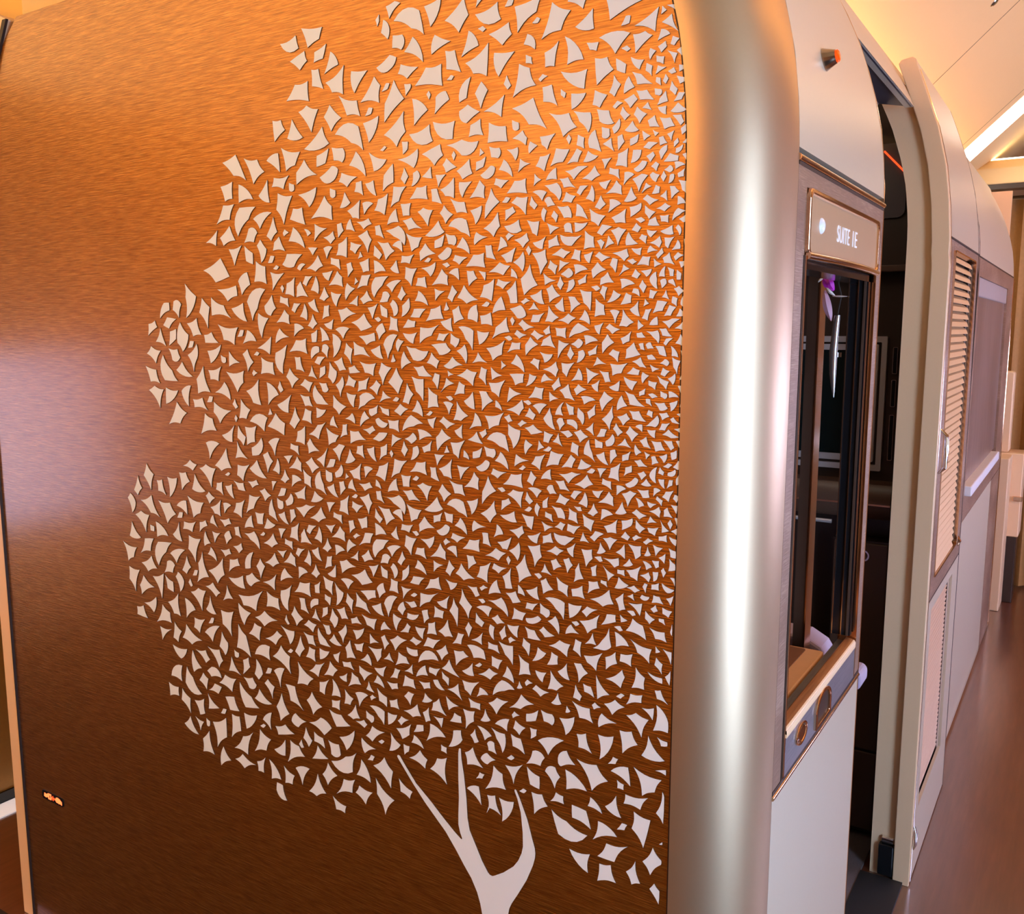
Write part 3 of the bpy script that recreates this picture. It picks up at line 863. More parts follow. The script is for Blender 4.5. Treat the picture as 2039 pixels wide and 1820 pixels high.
2410,4185h 2352,4171h 2348,4092h 2426,4099h
3889,2908h 3746,2921c 3868,2785s
3103,5063h 3018,4980h 3120,4956h 3132,5025
964,5194h 944,5121h 924,5070h 996,5111c
2106,3935h 2052,3953h 2038,3869h 2118,3861h
1185,4640h 1109,4630h 1050,4628s 1112,4575v
516,2693h 484,2658s 487,2577 545,2651
3801,3995h 3736,4027h 3652,3976h 3751,3921v
1785,6138h 1737,6137h 1711,6092h 1771,6049s
1211,6203 1149,6238h 1093,6216h 1135,6183h
719,5283h 667,5243h 705,5199h 742,5246h
1488,5466h 1407,5431h 1504,5377s
1078,5101h 1047,5078h 1071,5027h 1138,5023
1037,4033h 998,4021h 1000,3931h 1053,3965
839,4215s 785,4219h 783,4180s 873,4148h
3996,3954h 3835,3990h 3818,3892c
1835,6646 1745,6643h 1813,6558c
4658,4659h 4541,4661c 4640,4499h
2438,3113h 2354,3046c 2453,2980h
3326,4238h 3285,4202h 3279,4137h 3402,4152h
2045,3765h 1969,3816h 1949,3765h 2001,3709h
788,4123c 700,4054h 779,4037
835,7180s 777,7143 782,7099s 829,7120s
1158,6311h 1085,6297h 1026,6301 1085,6248v
4163,4472h 4043,4540h 4054,4413h 4119,4428h
2707,3528h 2588,3497h 2663,3429h 2705,3479
4483,4325h 4343,4338h 4388,4253h 4498,4264h
1686,5579h 1645,5564h 1650,5470h 1704,5517
1088,4795h 1038,4772h 1028,4711h 1091,4729h
1162,5739h 1097,5719h 1167,5637s
3544,3315c 3433,3353h 3480,3198h
2473,4006v 2360,4067h 2412,3979h 2436,3918
1085,4238h 999,4237c 1077,4151s
3997,5029h 3858,5110h 3886,4984c
4265,3843h 4178,3885h 4097,3815h 4147,3776h
3582,5035v 3615,4909s 3681,4900s 3686,4957h
3677,6371 3596,6319s 3597,6243s 3665,6267s
4115,5642h 3964,5688c 4084,5551
1543,5985s 1515,5908h 1605,5890c
1168,5847h 1102,5884h 1055,5860h 1102,5826h
1185,5808h 1116,5807h 1116,5748h 1176,5762h
593,5212h 538,5209h 513,5165h 568,5155h
3269,4668h 3159,4728h 3166,4630h 3238,4632h
2747,3238h 2711,3145h 2774,3126h 2826,3144h
2791,5617h 2756,5535h 2814,5526h 2864,5587h
1368,3501h 1284,3543s 1302,3472s 1368,3452s
1197,2990h 1159,3057h 1109,3045h 1104,2997h
1462,6174h 1396,6231c 1400,6121h
1061,5230h 1018,5246h 970,5209h 1021,5173h
2000,5239h 1968,5270h 1879,5229h 1943,5195h
4520,3708c 4399,3630h 4510,3548
786,6968 731,6990 709,6963 750,6924h
4664,3486h 4581,3423h 4628,3326h 4688,3353
1384,5235h 1327,5257h 1262,5217s 1341,5199h
3973,4095h 3886,4113h 3865,4061h 3988,3998
2619,3261c 2488,3249s 2494,3152h 2545,3203h
1195,3924h 1152,3907h 1153,3856s 1225,3840h
3799,4316h 3696,4342c 3644,4214h 3738,4274h
3709,3139h 3578,3048c 3762,3054h
1232,6283h 1177,6310h 1161,6254h 1230,6241
3186,4423h 3117,4320h 3224,4319h 3219,4380
4432,5336c 4321,5381h 4354,5224c
2192,3655c 2131,3747v 2028,3699h 2112,3690h
1575,4536h 1474,4577s 1504,4498h 1537,4499h
4299,3469c 4125,3548h 4211,3409h
1350,5986h 1274,6017h 1256,5937c
1758,6480 1677,6503c 1722,6400h
3223,5612h 3171,5612h 3134,5510h 3212,5527
869,4536h 773,4547s 770,4506h 797,4490h
3084,3329h 2992,3365h 3038,3244h 3087,3258
3175,3571h 3117,3558h 3118,3470h 3210,3489h
870,4648h 825,4659h 783,4650h 827,4586h
2620,6217 2542,6240 2540,6162h 2589,6155
3633,2603c 3511,2472h 3613,2452h
1715,5941h 1707,5891s 1713,5838h 1780,5858v
2308,4881h 2229,4880h 2243,4808 2294,4806
2387,7634c 2343,7589c 2355,7520 2405,7563
2562,6042h 2518,5977h 2595,5956h 2623,5990h
1300,3698h 1210,3670h 1269,3632h 1326,3668
3613,3235h 3544,3190h 3568,3092h 3649,3197
2700,3010h 2574,2959h 2674,2904c
1847,5488h 1805,5466h 1809,5415h 1883,5404
1123,6535h 1064,6510h 1090,6476h 1148,6484h
2055,4058h 1980,4035h 1989,3986h 2061,3982h
743,6429h 678,6446c 687,6407s 738,6378h
2550,3402h 2465,3355s 2466,3287h 2533,3316
1057,6468c 1014,6427s 988,6383h 1062,6404
1733,5305c 1686,5227h 1774,5205h
4423,3307h 4302,3322h 4255,3256 4303,3219h
1446,3440h 1374,3409h 1417,3353h 1461,3386
2184,5922s 2092,5921h 2142,5869s 2213,5873h
1471,5724h 1413,5723h 1416,5684h 1504,5665h
4003,3330h 3907,3203h 4039,3211
3179,4844h 3104,4795h 3106,4719h 3170,4746
1525,6744c 1467,6644h 1558,6690
1618,3815h 1539,3803h 1571,3739h 1617,3752
695,6131 663,6175h 620,6171h 628,6125h
1523,6378h 1425,6408h 1407,6347v
3512,5008c 3398,5042h 3449,4915h
3452,2803s 3458,2676c 3573,2697h
3155,2940h 3069,2912s 3051,2839h 3155,2868
1153,3814h 1092,3875h 1073,3776c
1624,6824h 1555,6810v 1564,6755 1610,6764
3047,4922h 2942,5009 2979,4873h
1441,5656c 1386,5553h 1478,5603h
2914,4082h 2832,4019c 2903,3918h 2903,4033h
1427,5828h 1401,5853h 1322,5810h 1388,5788h
3180,5423h 3134,5465h 3061,5443h 3097,5377h
2635,6470h 2536,6486h 2510,6450h 2579,6422h
4144,2569h 4062,2475h 4181,2404c
3643,4147h 3596,4096 3645,3997h 3687,4083
1147,4872h 1084,4845h 1113,4809h 1173,4819h
709,4304h 626,4312s 638,4240h
3767,2549h 3672,2604h 3695,2476h 3756,2475h
4559,5655h 4456,5650h 4427,5588v 4520,5567h
2283,6202h 2273,6245h 2179,6250h 2212,6195h
2152,6108h 2096,6113 2083,6047 2168,6062h
4457,3291h 4358,3164h 4454,3113c
2122,6166h 2015,6196c 2054,6113h
1748,5429s 1735,5325c 1813,5372h
1592,6612h 1580,6646 1493,6628h 1544,6588h
4832,4285c 4684,4183h 4824,4161
1867,4977h 1776,4974h 1843,4890
3358,5804h 3272,5746h 3402,5703c
1551,5083c 1496,4981h 1591,5026h
1815,6332c 1764,6233h 1858,6277
2499,5476h 2464,5447h 2495,5380h 2559,5425h
4472,6004v 4386,5980h 4418,5882h 4487,5942
3183,5359h 3099,5348h 3068,5280h 3139,5281
4408,5555h 4294,5449c 4480,5493
3731,3367c 3664,3264s 3711,3210 3753,3247h
2306,5333h 2243,5303h 2305,5257 2357,5284
1800,4425h 1751,4425h 1728,4383h 1788,4336
1579,4301h 1550,4222h 1639,4202c
3818,5109h 3743,5030s 3769,4966h 3831,5019s
3682,5792c 3595,5714h 3731,5697
1422,4552c 1431,4441h 1492,4494h
2634,6710 2588,6717 2575,6628h 2648,6655h
2845,3329h 2767,3275h 2797,3225h 2852,3222h
5140,3535h 5053,3557h 5004,3456s 5141,3469h
1234,4525h 1174,4563h 1119,4542h 1163,4508h
2748,3324c 2631,3331h 2713,3232h
4596,3136h 4609,3002h 4741,3023v
796,5330h 740,5351h 719,5321h 759,5283h
5039,3583h 4881,3656c 4920,3521h
1200,4796h 1140,4790c 1113,4727h 1158,4731h
1443,5077h 1355,5045h 1454,5004s
2439,5836s 2416,5784h 2471,5731h 2495,5794c
964,4239h 897,4231h 968,4176h 998,4203
650,6851 612,6872h 585,6813 639,6820
1066,6229h 1029,6220h 1031,6162h 1089,6179h
3558,2439s 3496,2433h 3457,2321v 3566,2375s
4528,2727h 4435,2595c 4606,2650h
2900,3892h 2827,3921h 2795,3840h 2855,3831h
1177,4944h 1122,4950h 1084,4891h 1146,4897h
669,6464 645,6485h 581,6454h 630,6431h
4644,5808 4584,5669h 4706,5703h
1685,4579s 1642,4581h 1620,4500h 1680,4513h
1704,3126c 1654,3174h 1592,3144h 1652,3100c
2941,3891h 2890,3833c 2926,3754h 2969,3804
3235,2954h 3176,2866s 3212,2809h 3264,2866
3228,3670h 3133,3659h 3110,3587h 3181,3591h
1714,5790h 1629,5782c 1699,5708s
4673,4047c 4488,4097h 4598,3979h
1554,4703h 1454,4736h 1437,4671c
4790,4621h 4724,4632h 4681,4510h 4778,4538h
3258,3914s 3204,3917h 3167,3812h 3245,3832h
1795,3505h 1705,3486h 1705,3444h 1779,3444h
1893,6058 1856,6016h 1894,5958h 1928,5983
547,5839h 492,5853s 450,5850h 507,5803h
1259,4611h 1205,4636h 1188,4580h 1259,4567h
1094,4703h 1013,4699h 1055,4648h 1099,4663
3882,5642h 3772,5561h 3886,5532s
552,6162h 515,6188h 485,6124h 542,6136h
2792,5491c 2784,5426h 2812,5354h 2852,5434h
5142,4249h 5033,4128c 5181,4127
2798,4023h 2743,3981h 2756,3886h 2813,3959
1566,6084h 1480,6067h 1532,6027h 1579,6050h
759,4760h 694,4780c 703,4736s 755,4708h
1797,4763h 1715,4786c 1762,4682h
1619,4945h 1604,4980h 1509,4964h 1572,4922h
1805,5708c 1795,5595h 1864,5670h
4301,2970h 4171,2877s 4298,2845h
932,6308 902,6350s 844,6336h 902,6293
540,3833h 506,3841h 461,3769h 526,3788
1595,3382c 1490,3436h 1506,3355h
1686,6672 1617,6717c 1585,6705c 1607,6660v
2187,4421h 2131,4425h 2113,4354h 2204,4376
4701,3292h 4526,3287c 4605,3193c
2736,5502h 2671,5466h 2691,5423h 2766,5432h
1668,5108h 1594,5097v 1603,5041h 1650,5049
4076,6411 3950,6492 3969,6385h
1871,3915h 1826,3913h 1848,3844h 1916,3836h
3878,3196h 3777,3211h 3737,3161v 3818,3123h
558,6640 525,6678 478,6661h 481,6638s
4717,3974v 4621,3957h 4652,3891h 4756,3879h
2076,4949h 2032,4950h 2005,4865s 2070,4885h
4557,5887s 4451,5873h 4540,5803s 4607,5828
862,6639h 809,6626h 803,6575h 866,6608h
2598,4352h 2558,4288h 2635,4263h 2661,4300h
2690,6348 2598,6326h 2654,6273h 2698,6301h
2686,4552h 2607,4574s 2605,4500h 2653,4487
1372,4271h 1294,4304h 1281,4225c
4543,4313h 4516,4162c 4626,4206h
1887,6201h 1870,6233 1781,6216h 1839,6175h
1171,4147c 1147,4040h 1222,4107h
3081,3727h 3014,3653h 2967,3607s 3066,3611c
3676,4488h 3585,4489h 3600,4407s 3657,4405
1786,5139h 1720,5192h 1677,5121s
735,6531h 704,6472c 776,6460
4471,4052h 4426,3968h 4481,3907 4533,3931
2313,6528 2295,6448h 2385,6437c
860,6476c 793,6450 867,6409h
2222,5988s 2216,5933c 2283,5875h 2278,5942
3220,3724h 3173,3768h 3096,3746h 3132,3684h
1708,5663h 1643,5603h 1750,5600h
1389,3974h 1342,3944s 1352,3867h 1398,3923
942,6187 917,6209h 851,6178h 902,6155h
1515,6466h 1465,6483h 1447,6453 1516,6408
746,6302h 692,6240s 760,6234c
827,5692h 787,5679h 796,5623h 852,5665
1983,5844 1900,5866h 1891,5785c
5027,4637h 4982,4539h 5041,4477 5087,4515
1280,4041h 1252,4068h 1175,4025s 1242,4005h
4217,3773h 4156,3637c 4271,3659h
755,5990h 723,5975h 726,5938s 786,5928
2476,5045h 2421,5071s 2426,5001h 2487,4961h
907,5576h 851,5569h 838,5517h 871,5513h
4589,3908c 4520,3844c 4571,3750h 4620,3866h
3876,3329 3813,3361h 3800,3289s 3880,3218h
4343,3131h 4286,3092 4309,2999h 4394,3060
656,6432h 596,6395h 632,6361h 656,6393
912,6501h 882,6454 916,6428h 947,6442
1331,5879h 1256,5890h 1291,5839s 1345,5839
2274,5775h 2164,5779h 2194,5710c
487,5655h 440,5637h 457,5567h 478,5604
4640,5879c 4586,5994s 4526,5995s 4524,5939h
2959,3378c 2885,3259h 2970,3252h
2500,6227c 2404,6156h 2498,6145
4532,5781 4459,5800s 4466,5725s 4550,5675
1053,6825 1015,6807h 1014,6751 1061,6773
873,5807h 849,5829h 785,5798h 832,5773h
2822,3796c 2817,3733h 2848,3660h 2891,3732h
1220,6177h 1173,6145h 1187,6097h 1235,6136h
2148,6031c 2075,5941h 2177,5970h
2158,4480h 2049,4511c 2089,4428h
1997,6232 1931,6278c 1894,6265c 1924,6216v
1253,5224h 1193,5208h 1224,5157h 1258,5163
1935,4375h 1893,4328h 1929,4272h 1964,4297
1275,4207h 1213,4175v 1232,4125h 1274,4146
4851,3418h 4704,3417h 4829,3307
3393,4111h 3311,4051h 3439,4009c
3497,4602h 3469,4508h 3444,4444 3531,4484c
1716,6356h 1639,6325h 1730,6283c
1121,4491h 1085,4506h 1060,4465h 1094,4415
2019,6322 1947,6352s 1966,6287s 2020,6278s
4461,4763h 4375,4815h 4298,4784 4347,4735h
3684,2904c 3586,2980h 3597,2842h
2866,6258 2793,6244 2783,6177h 2867,6217h
2925,6388h 2839,6424h 2823,6378 2864,6345h
2270,5662h 2215,5593h 2290,5551c
1937,6359h 1871,6346v 1874,6287h 1917,6298
2222,4227s 2132,4229h 2178,4177s 2250,4180h
1289,3935h 1232,3908c 1327,3842h
928,3094c 850,3013h 945,3034h
761,7081 728,7025 787,7000c
4783,5838h 4704,5863h 4681,5814 4794,5749
1340,4987h 1303,4951h 1328,4900h 1367,4924
771,4441h 709,4402c 795,4374h
1847,4653c 1797,4552h 1890,4599h
1906,5775h 1843,5741c 1874,5690h 1911,5714
1034,3758h 992,3697h 1004,3665h 1049,3677
1714,6748h 1648,6772s 1665,6717 1717,6699
1333,6277h 1248,6307h 1269,6239c
615,3715h 542,3730s 549,3659h
1905,3380h 1854,3365h 1849,3324s 1942,3315h
1070,5173 1029,5154h 1031,5095h 1080,5119s
1971,3476h 1872,3431h 1950,3387s
2476,4142h 2457,4084h 2511,4035 2534,4096c
2170,5362c 2128,5260h 2212,5290h
1599,4401h 1510,4384h 1566,4343h 1613,4367
1943,5507h 1885,5475h 1989,5416h
1842,3673h 1761,3740h 1751,3658c
2034,4089h 1936,4144h 1956,4057c
1507,3772c 1457,3675h 1539,3700h
1743,4648h 1656,4617h 1755,4576c
4750,3860h 4656,3816s 4654,3734s 4727,3754
627,6241h 569,6273h 559,6242 572,6214h
1006,7283 937,7276 949,7234h 987,7245
4294,3157s 4237,3201v 4128,3133h 4248,3119h
683,5946h 673,5866c 732,5903h
713,5629h 664,5652h 630,5596h 668,5601h
760,5547h 681,5523h 709,5475c
4019,3888h 3957,3790h 4069,3762h
1644,3900h 1575,3890h 1560,3841h 1644,3857h
669,4942h 603,4945h 596,4905s 635,4899h
4286,3001h 4212,3070s 4133,3058s 4174,2994h
3042,5899h 3003,5835h 3045,5800h 3091,5821h
3621,4650h 3568,4672h 3505,4625h 3567,4579h
2675,5038h 2626,5048h 2613,4960h 2686,4990h
2309,4560h 2218,4565h 2249,4510h 2319,4520h
5142,4483c 5077,4413c 5129,4325h 5178,4444h
2232,5860h 2174,5848h 2180,5812s 2274,5807
1417,6737h 1352,6706h 1430,6666
2872,6041h 2782,6025h 2827,5944c
1504,4035h 1421,4043h 1431,3966c
751,7174h 678,7150h 702,7106c
2444,3339h 2376,3365h 2359,3294h 2433,3295h
698,4811h 671,4833h 610,4803h 653,4779h
791,6062c 705,6034h 782,6010h
2730,4666h 2635,4644h 2694,4590h 2736,4624h
497,5278h 438,5240s 482,5233h 532,5248h
2937,5950h 2892,5955h 2893,5884h 2956,5863
2729,6093h 2663,6056h 2744,5984c
984,3776h 934,3767s 912,3707h 975,3729
2731,6660 2685,6592c 2775,6565
1382,5302h 1352,5354h 1310,5314 1328,5283h
536,4023h 498,3991h 501,3933h 545,3978
2169,5179c 2058,5142h 2157,5112h
782,5751h 720,5789h 731,5736h 768,5719
952,4643h 919,4682s 865,4672h 923,4623
2279,3438h 2232,3431h 2263,3346h 2315,3398
1433,6801c 1448,6730h 1505,6795h
2485,6434 2445,6439 2413,6356h 2478,6380
1204,4473h 1169,4489h 1132,4447h 1185,4418
1035,5498h 984,5470h 1046,5436 1063,5468h
2842,5797c 2721,5804h 2775,5736h
1036,5586c 1011,5519h 1081,5514h
2348,4852h 2331,4772h 2422,4758c
503,4946h 459,4955h 486,4892h 524,4915h
2542,5667 2463,5697h 2440,5612c
555,6983 543,6932 600,6920h 587,6951
1727,4978h 1660,5024c 1628,5011c 1660,4963v
931,4839h 903,4789h 933,4764h 968,4778h
2971,3221h 2891,3237h 2897,3162h 2970,3169h
4561,4442c 4445,4492s 4438,4383h
1920,4516h 1906,4550 1811,4532h 1872,4494h
2668,4790h 2575,4807h 2551,4773h 2618,4745h
568,5558h 501,5528h 515,5486h 551,5520h
508,5922 472,5910h 500,5868h 537,5866
978,5346h 928,5391h 928,5334h 966,5307
2161,3322h 2111,3367h 2098,3279h 2136,3261
2556,6698h 2490,6713 2469,6617c
634,5788h 570,5793c 565,5726h 594,5756h
1395,7336 1371,7387v 1323,7300h
1263,6108h 1183,6064h 1253,6042
807,6902 792,6937h 750,6890h 779,6867
1730,4105c 1615,4119h 1641,4060h
1362,4601h 1273,4632h 1297,4562c
622,5232h 594,5168h 636,5177h 661,5208h
1771,3888h 1684,3951h 1690,3872h
596,6371h 573,6325s 639,6330h 631,6356
1830,7089v 1749,7219 1779,7108
770,5446h 736,5390h 797,5364c
2031,4550h 1964,4596c 1928,4582c 1959,4533v
521,6517 494,6514h 470,6488h 512,6454
1617,5579h 1538,5531h 1609,5504s
838,6173s 807,6164s 819,6096h 853,6137
991,6736h 931,6705c 1019,6682
869,4492h 796,4448h 835,4407h
1655,3238v 1601,3255h 1584,3184h 1644,3194h
2030,5533 1993,5523s 2011,5435h 2050,5488
2537,4540c 2441,4473h 2533,4457
2800,5173h 2761,5179h 2760,5109h 2825,5083h
581,5711s 534,5710s 518,5658s 558,5669h
2930,6073 2892,6008h 2934,5982 2977,5998
904,6762 855,6788h 837,6718
1001,5903c 969,5824h 1035,5851h
2274,5112h 2209,5155c 2178,5116s 2221,5085h
1728,3337c 1620,3294h 1672,3254h
878,4984h 826,4971h 822,4924h 883,4952h
1138,5973 1127,5894c 1189,5930h
2540,5094 2485,5140s 2416,5141c 2487,5082
1069,6371h 989,6366c 1065,6319
1548,6321c 1502,6265h 1569,6239
544,6264h 490,6265h 523,6209 540,6224
1323,5636h 1284,5626h 1291,5569h 1349,5610h
2559,5934h 2476,5958 2520,5863
1284,5672h 1199,5660c 1253,5612h
926,4089h 903,4022h 975,4016h
2431,6028v 2374,6005h 2394,5969s 2460,5966h
1542,4792h 1494,4810h 1477,4782 1546,4733
756,4865h 729,4807c 798,4797
528,6881 488,6918 441,6879c
673,4774h 617,4732h 649,4702h 674,4730
819,6791 792,6799h 779,6762 814,6722s
912,6849 867,6835 865,6801v 909,6797
561,4370h 525,4366h 502,4328h 570,4326h
2438,4386c 2321,4408h 2397,4331h
2145,6740c 2125,6701c 2190,6650h 2176,6727
2136,5069h 2058,5115h 2071,5050h 2121,5035
779,6817 735,6859h 699,6810c
1750,5068h 1681,5100s 1700,5039s 1750,5028s
3340,6022h 3269,6006h 3261,5945h 3348,5978
1795,4231h 1727,4233h 1706,4185s 1737,4169h
1969,4677h 1903,4668s 1908,4611h 1953,4620
739,4629s 734,4548h 790,4578h
2401,6070c 2282,6096h 2357,6026h
967,6559c 955,6470h 1003,6490h
1373,4099h 1290,4126s 1266,4109c 1346,4070v
476,6544 433,6534s 432,6475h 455,6493h
1186,6668 1181,6606h 1250,6607c
880,4811c 811,4787h 886,4748
1071,6147c 985,6118h 1062,6095h
1344,5770h 1320,5794h 1257,5762h 1300,5738h
1993,5774h 1920,5775h 1961,5727h 2013,5732
3893,4699h 3790,4690h 3770,4632s 3845,4637h
3005,6144c 2985,6029h 3054,6054
1617,4056h 1574,4085h 1524,4039h 1577,4024
1365,4196h 1289,4202h 1327,4154h 1375,4158
623,6055c 585,6093h 581,6056h 576,6005c
2352,5980c 2312,5931v 2346,5878h 2375,5954h
1159,5533h 1146,5484h 1190,5455h 1206,5482
1067,4114h 1015,4067h 1103,4051c
2741,5016h 2694,4949c 2784,4918
2580,3969 2500,4002h 2476,3918c
2158,4008s 2110,4024h 2099,3968h 2139,3929
1013,5082h 949,5050c 1035,5024
2375,5136h 2297,5113h 2384,5054s
2758,5387h 2675,5376h 2697,5291c
2967,4384h 2932,4318h 2970,4285h 3016,4305h
642,5901h 607,5905h 629,5844h 662,5855h
515,6861 469,6858h 454,6824 472,6808
540,4860h 530,4835h 536,4802h 597,4830h
4079,4665h 4021,4677h 4011,4577h 4092,4614h
2447,5410h 2378,5366h 2478,5334h
801,5295h 760,5247h 790,5223h 819,5262h
606,4275h 549,4235h 580,4204h 607,4231
1733,4069h 1672,4018 1691,3985 1738,4008
2493,6318s 2431,6259 2455,6230 2501,6257
3216,5835c 3127,5804h 3223,5749
834,5142s 805,5150h 792,5116h 832,5068s
2243,6765 2213,6711 2242,6668 2272,6702
579,5416h 524,5417h 504,5389c 549,5376h
1004,5765c 917,5736h 994,5714h
2975,4254h 2929,4263h 2934,4191h 2998,4165
2395,3949h 2326,3926h 2371,3838c
849,5897c 791,5891h 816,5827h
776,6607c 720,6591h 780,6544
2007,6702 1932,6699h 1988,6631
2024,6041h 1948,6025h 2020,5969
2212,3555c 2135,3646h 2114,3582h
1746,3310h 1718,3232s 1751,3216h 1783,3262h
1330,5365c 1236,5375h 1285,5320h
1036,5368 1002,5339c 1007,5273h 1040,5315s
2210,5061 2175,5075c 2163,5027c 2229,4981h
2584,6581c 2496,6573h 2572,6510
2276,6062h 2245,6012h 2283,5973 2313,5997
561,5802h 523,5803h 490,5761s 543,5766h
2389,3576h 2345,3571h 2370,3508h 2432,3500h
746,5215h 709,5164h 792,5172h
895,6029 866,6020h 879,5952h 911,5994h
2323,4145h 2239,4140h 2310,4063h
2506,3767 2473,3788h 2436,3735h 2476,3685
724,6620h 677,6656s 650,6649c 683,6608v
2570,3541h 2464,3573h 2492,3495c
1335,6551c 1244,6544h 1273,6500h
829,6005h 785,5981c 866,5940h
3356,4827h 3314,4761h 3359,4729h 3402,4749h
1242,6377 1165,6350h 1222,6316h
3289,5016h 3217,5002h 3211,4937h 3295,4977
3086,4184h 3048,4120h 3083,4086h 3132,4109h
3074,4701h 2995,4657c 3112,4623
987,4896c 974,4809h 1027,4827h
2099,3644h 2015,3650h 2049,3594h 2102,3606c
1135,6357v 1090,6364 1080,6314h 1128,6324
593,6411h 545,6436h 514,6418h 547,6394h
2746,3675h 2658,3699h 2676,3629h 2726,3635h
2288,3742h 2199,3739 2194,3700c 2269,3699c
1152,6098 1104,6130c 1075,6099c 1109,6077
1159,6175h 1097,6159h 1166,6112
920,5112h 871,5132h 844,5060c
1259,6498v 1221,6515 1190,6470h 1238,6464h
2804,6465 2765,6472h 2748,6424 2795,6381s
2189,3530h 2100,3540h 2095,3500h 2147,3484h
706,5598h 668,5583h 674,5558s 743,5564h
524,7026h 492,6984 504,6956 535,6985
587,7281c 539,7251 605,7230
1579,4644c 1533,4587h 1601,4561h
2981,5814c 2898,5725h 2967,5716h
1916,6129c 1848,6155s 1841,6085h
2860,3526h 2785,3538h 2753,3484h 2848,3491
2257,4298s 2258,4245c 2320,4183h 2312,4249h
2730,6213 2691,6222h 2674,6176 2721,6130
2455,5953 2399,5921s 2398,5870s 2445,5884s
2903,4572h 2830,4560h 2825,4499h 2907,4537h
1306,3789h 1230,3789h 1255,3724c
2185,4340c 2114,4251h 2209,4284h
2053,4643h 1984,4670h 2001,4613h 2052,4597
2756,3771h 2652,3802c 2726,3708h
2213,3894h 2131,3898h 2152,3820c
1520,4027h 1510,3960h 1542,3931 1562,3974
474,4584h 440,4557s 439,4526s 478,4517h
3286,4794c 3196,4764h 3294,4709
561,5348v 571,5285h 627,5287h 601,5310
2624,5152h 2539,5181h 2516,5152h 2564,5122h
4065,4389h 3962,4409h 3939,4369h 4012,4339h
568,6297 502,6323h 495,6278c
2735,5551h 2684,5566h 2635,5523s 2726,5513
2522,4753h 2482,4759h 2453,4679h 2514,4700
2477,4331v 2410,4325h 2433,4280h 2496,4275
2042,6752 2034,6684s 2108,6699
3715,4459h 3697,4369h 3795,4356c
663,7131 631,7114h 633,7064h 668,7096
604,4739h 540,4747h 560,4699h 595,4714
3057,5675c 2994,5681s 2994,5648h 3066,5601c
1084,5717h 1039,5747c 1010,5726c 1041,5694h
922,5650h 866,5612h 945,5599h
2599,4242h 2514,4263s 2561,4172h
2564,5287h 2490,5317h 2499,5265s 2546,5242v
1668,3460h 1629,3396c 1704,3378h
672,6721 644,6746s 592,6736h 636,6709
1885,5189h 1825,5229h 1825,5143c
2592,5028h 2530,5045h 2512,4948c
2040,5033 1963,5033h 2020,4962
2459,3251h 2378,3251c 2457,3165s
4297,4342h 4228,4363h 4209,4323h 4303,4264
1968,5358c 1893,5348h 1925,5284h
978,5677h 920,5714h 927,5665h 969,5654
2854,4113c 2738,4112h 2788,4051h
1151,3682h 1126,3618c 1196,3611h
1159,5218h 1133,5143h 1196,5166h
740,4965h 685,5005c 663,4992c 700,4952v
1112,5391h 1063,5369h 1062,5327h 1090,5324s
2845,4785h 2804,4794h 2788,4746 2836,4696
1043,4597h 1056,4513c 1099,4559h
2529,4639h 2470,4574 2494,4543 2537,4578
4174,4589h 4108,4547h 4171,4497 4212,4555h
572,6375h 524,6376h 525,6337h 565,6345h
1209,5007h 1203,4946h 1273,4945c
2384,4624c 2311,4654s 2300,4576h
729,6714s 682,6710v 741,6650
2310,4380h 2285,4333h 2320,4284 2351,4303
2308,4043h 2289,3998h 2316,3951 2358,3983c
2462,3469h 2371,3474h 2366,3436h 2418,3421
552,7175 498,7154h 512,7109h
1342,6530h 1303,6480 1323,6456 1355,6484
2629,3627c 2595,3548h 2693,3572h
499,4078h 448,4069s 450,4000h
524,5219h 477,5218h 462,5183h 481,5168
507,4310h 450,4297h 471,4260h 505,4276
2961,5694v 2905,5677h 2920,5610h 2970,5653
2769,4527 2728,4536h 2711,4486h 2760,4444
1361,4884c 1267,4876h 1299,4833h
3116,5969c 3097,5857h 3161,5882h
2238,3147c 2157,3070h 2260,3088h
492,4861h 461,4808h 512,4810h 512,4844
2605,5273h 2565,5228h 2646,5169c
1342,3420h 1294,3419h 1297,3379s 1336,3351h
2957,4740h 2895,4768h 2856,4676c
3062,5768h 3006,5796s 3016,5715s 3056,5713s
2768,4403h 2706,4368h 2788,4307c
987,5251h 939,5290h 934,5216h
1038,5677 1011,5686c 997,5656c 1047,5615h
3965,4313 3941,4261h 4000,4207 4024,4270c
2258,6917 2212,6913s 2216,6870s 2252,6843
747,6771 699,6790s 707,6752s 746,6737s
2347,6309c 2275,6336s 2268,6268h
1455,5771h 1436,5795h 1372,5766h 1421,5745h
2965,4859h 2908,4840s 2907,4790v 2963,4789s
2339,3834h 2279,3905h 2251,3885h 2270,3842
1964,4247h 1874,4235c 1927,4183h
486,6005h 458,6017h 428,5992h 460,5967h
1172,5284v 1133,5302h 1120,5272h 1152,5233h
3322,4543 3278,4551h 3263,4502 3316,4449
689,5097h 653,5106h 611,5069h 663,5066h
2058,4354h 1982,4335h 2057,4282
2390,4289c 2350,4241c 2380,4188h 2411,4260h
3066,5558h 3019,5467h 3100,5484h
3074,3579h 2981,3572c 3073,3498s
3255,4141c 3165,4113h 3255,4057
928,5201h 882,5183s 883,5151h 924,5151s
1790,4000h 1764,3968 1789,3902 1817,3954
1058,6526 1037,6560s 990,6557h 1035,6511
3044,4455c 3024,4341h 3091,4366h
2213,3223s 2159,3233s 2158,3193s 2240,3167h
3083,5973h 3022,5997h 2985,5908c
2317,6221 2297,6141c 2367,6171
2514,5222s 2487,5235h 2410,5202v 2484,5180c
2494,4260h 2438,4231s 2439,4179s 2484,4188s
485,6966 452,6962h 470,6931 511,6927
1711,7585 1698,7648s 1642,7637
1102,6060 1074,6069c 1066,6038c 1117,5999h
893,5258s 856,5255h 870,5217s 918,5213h
1951,4444c 1881,4469s 1874,4400h
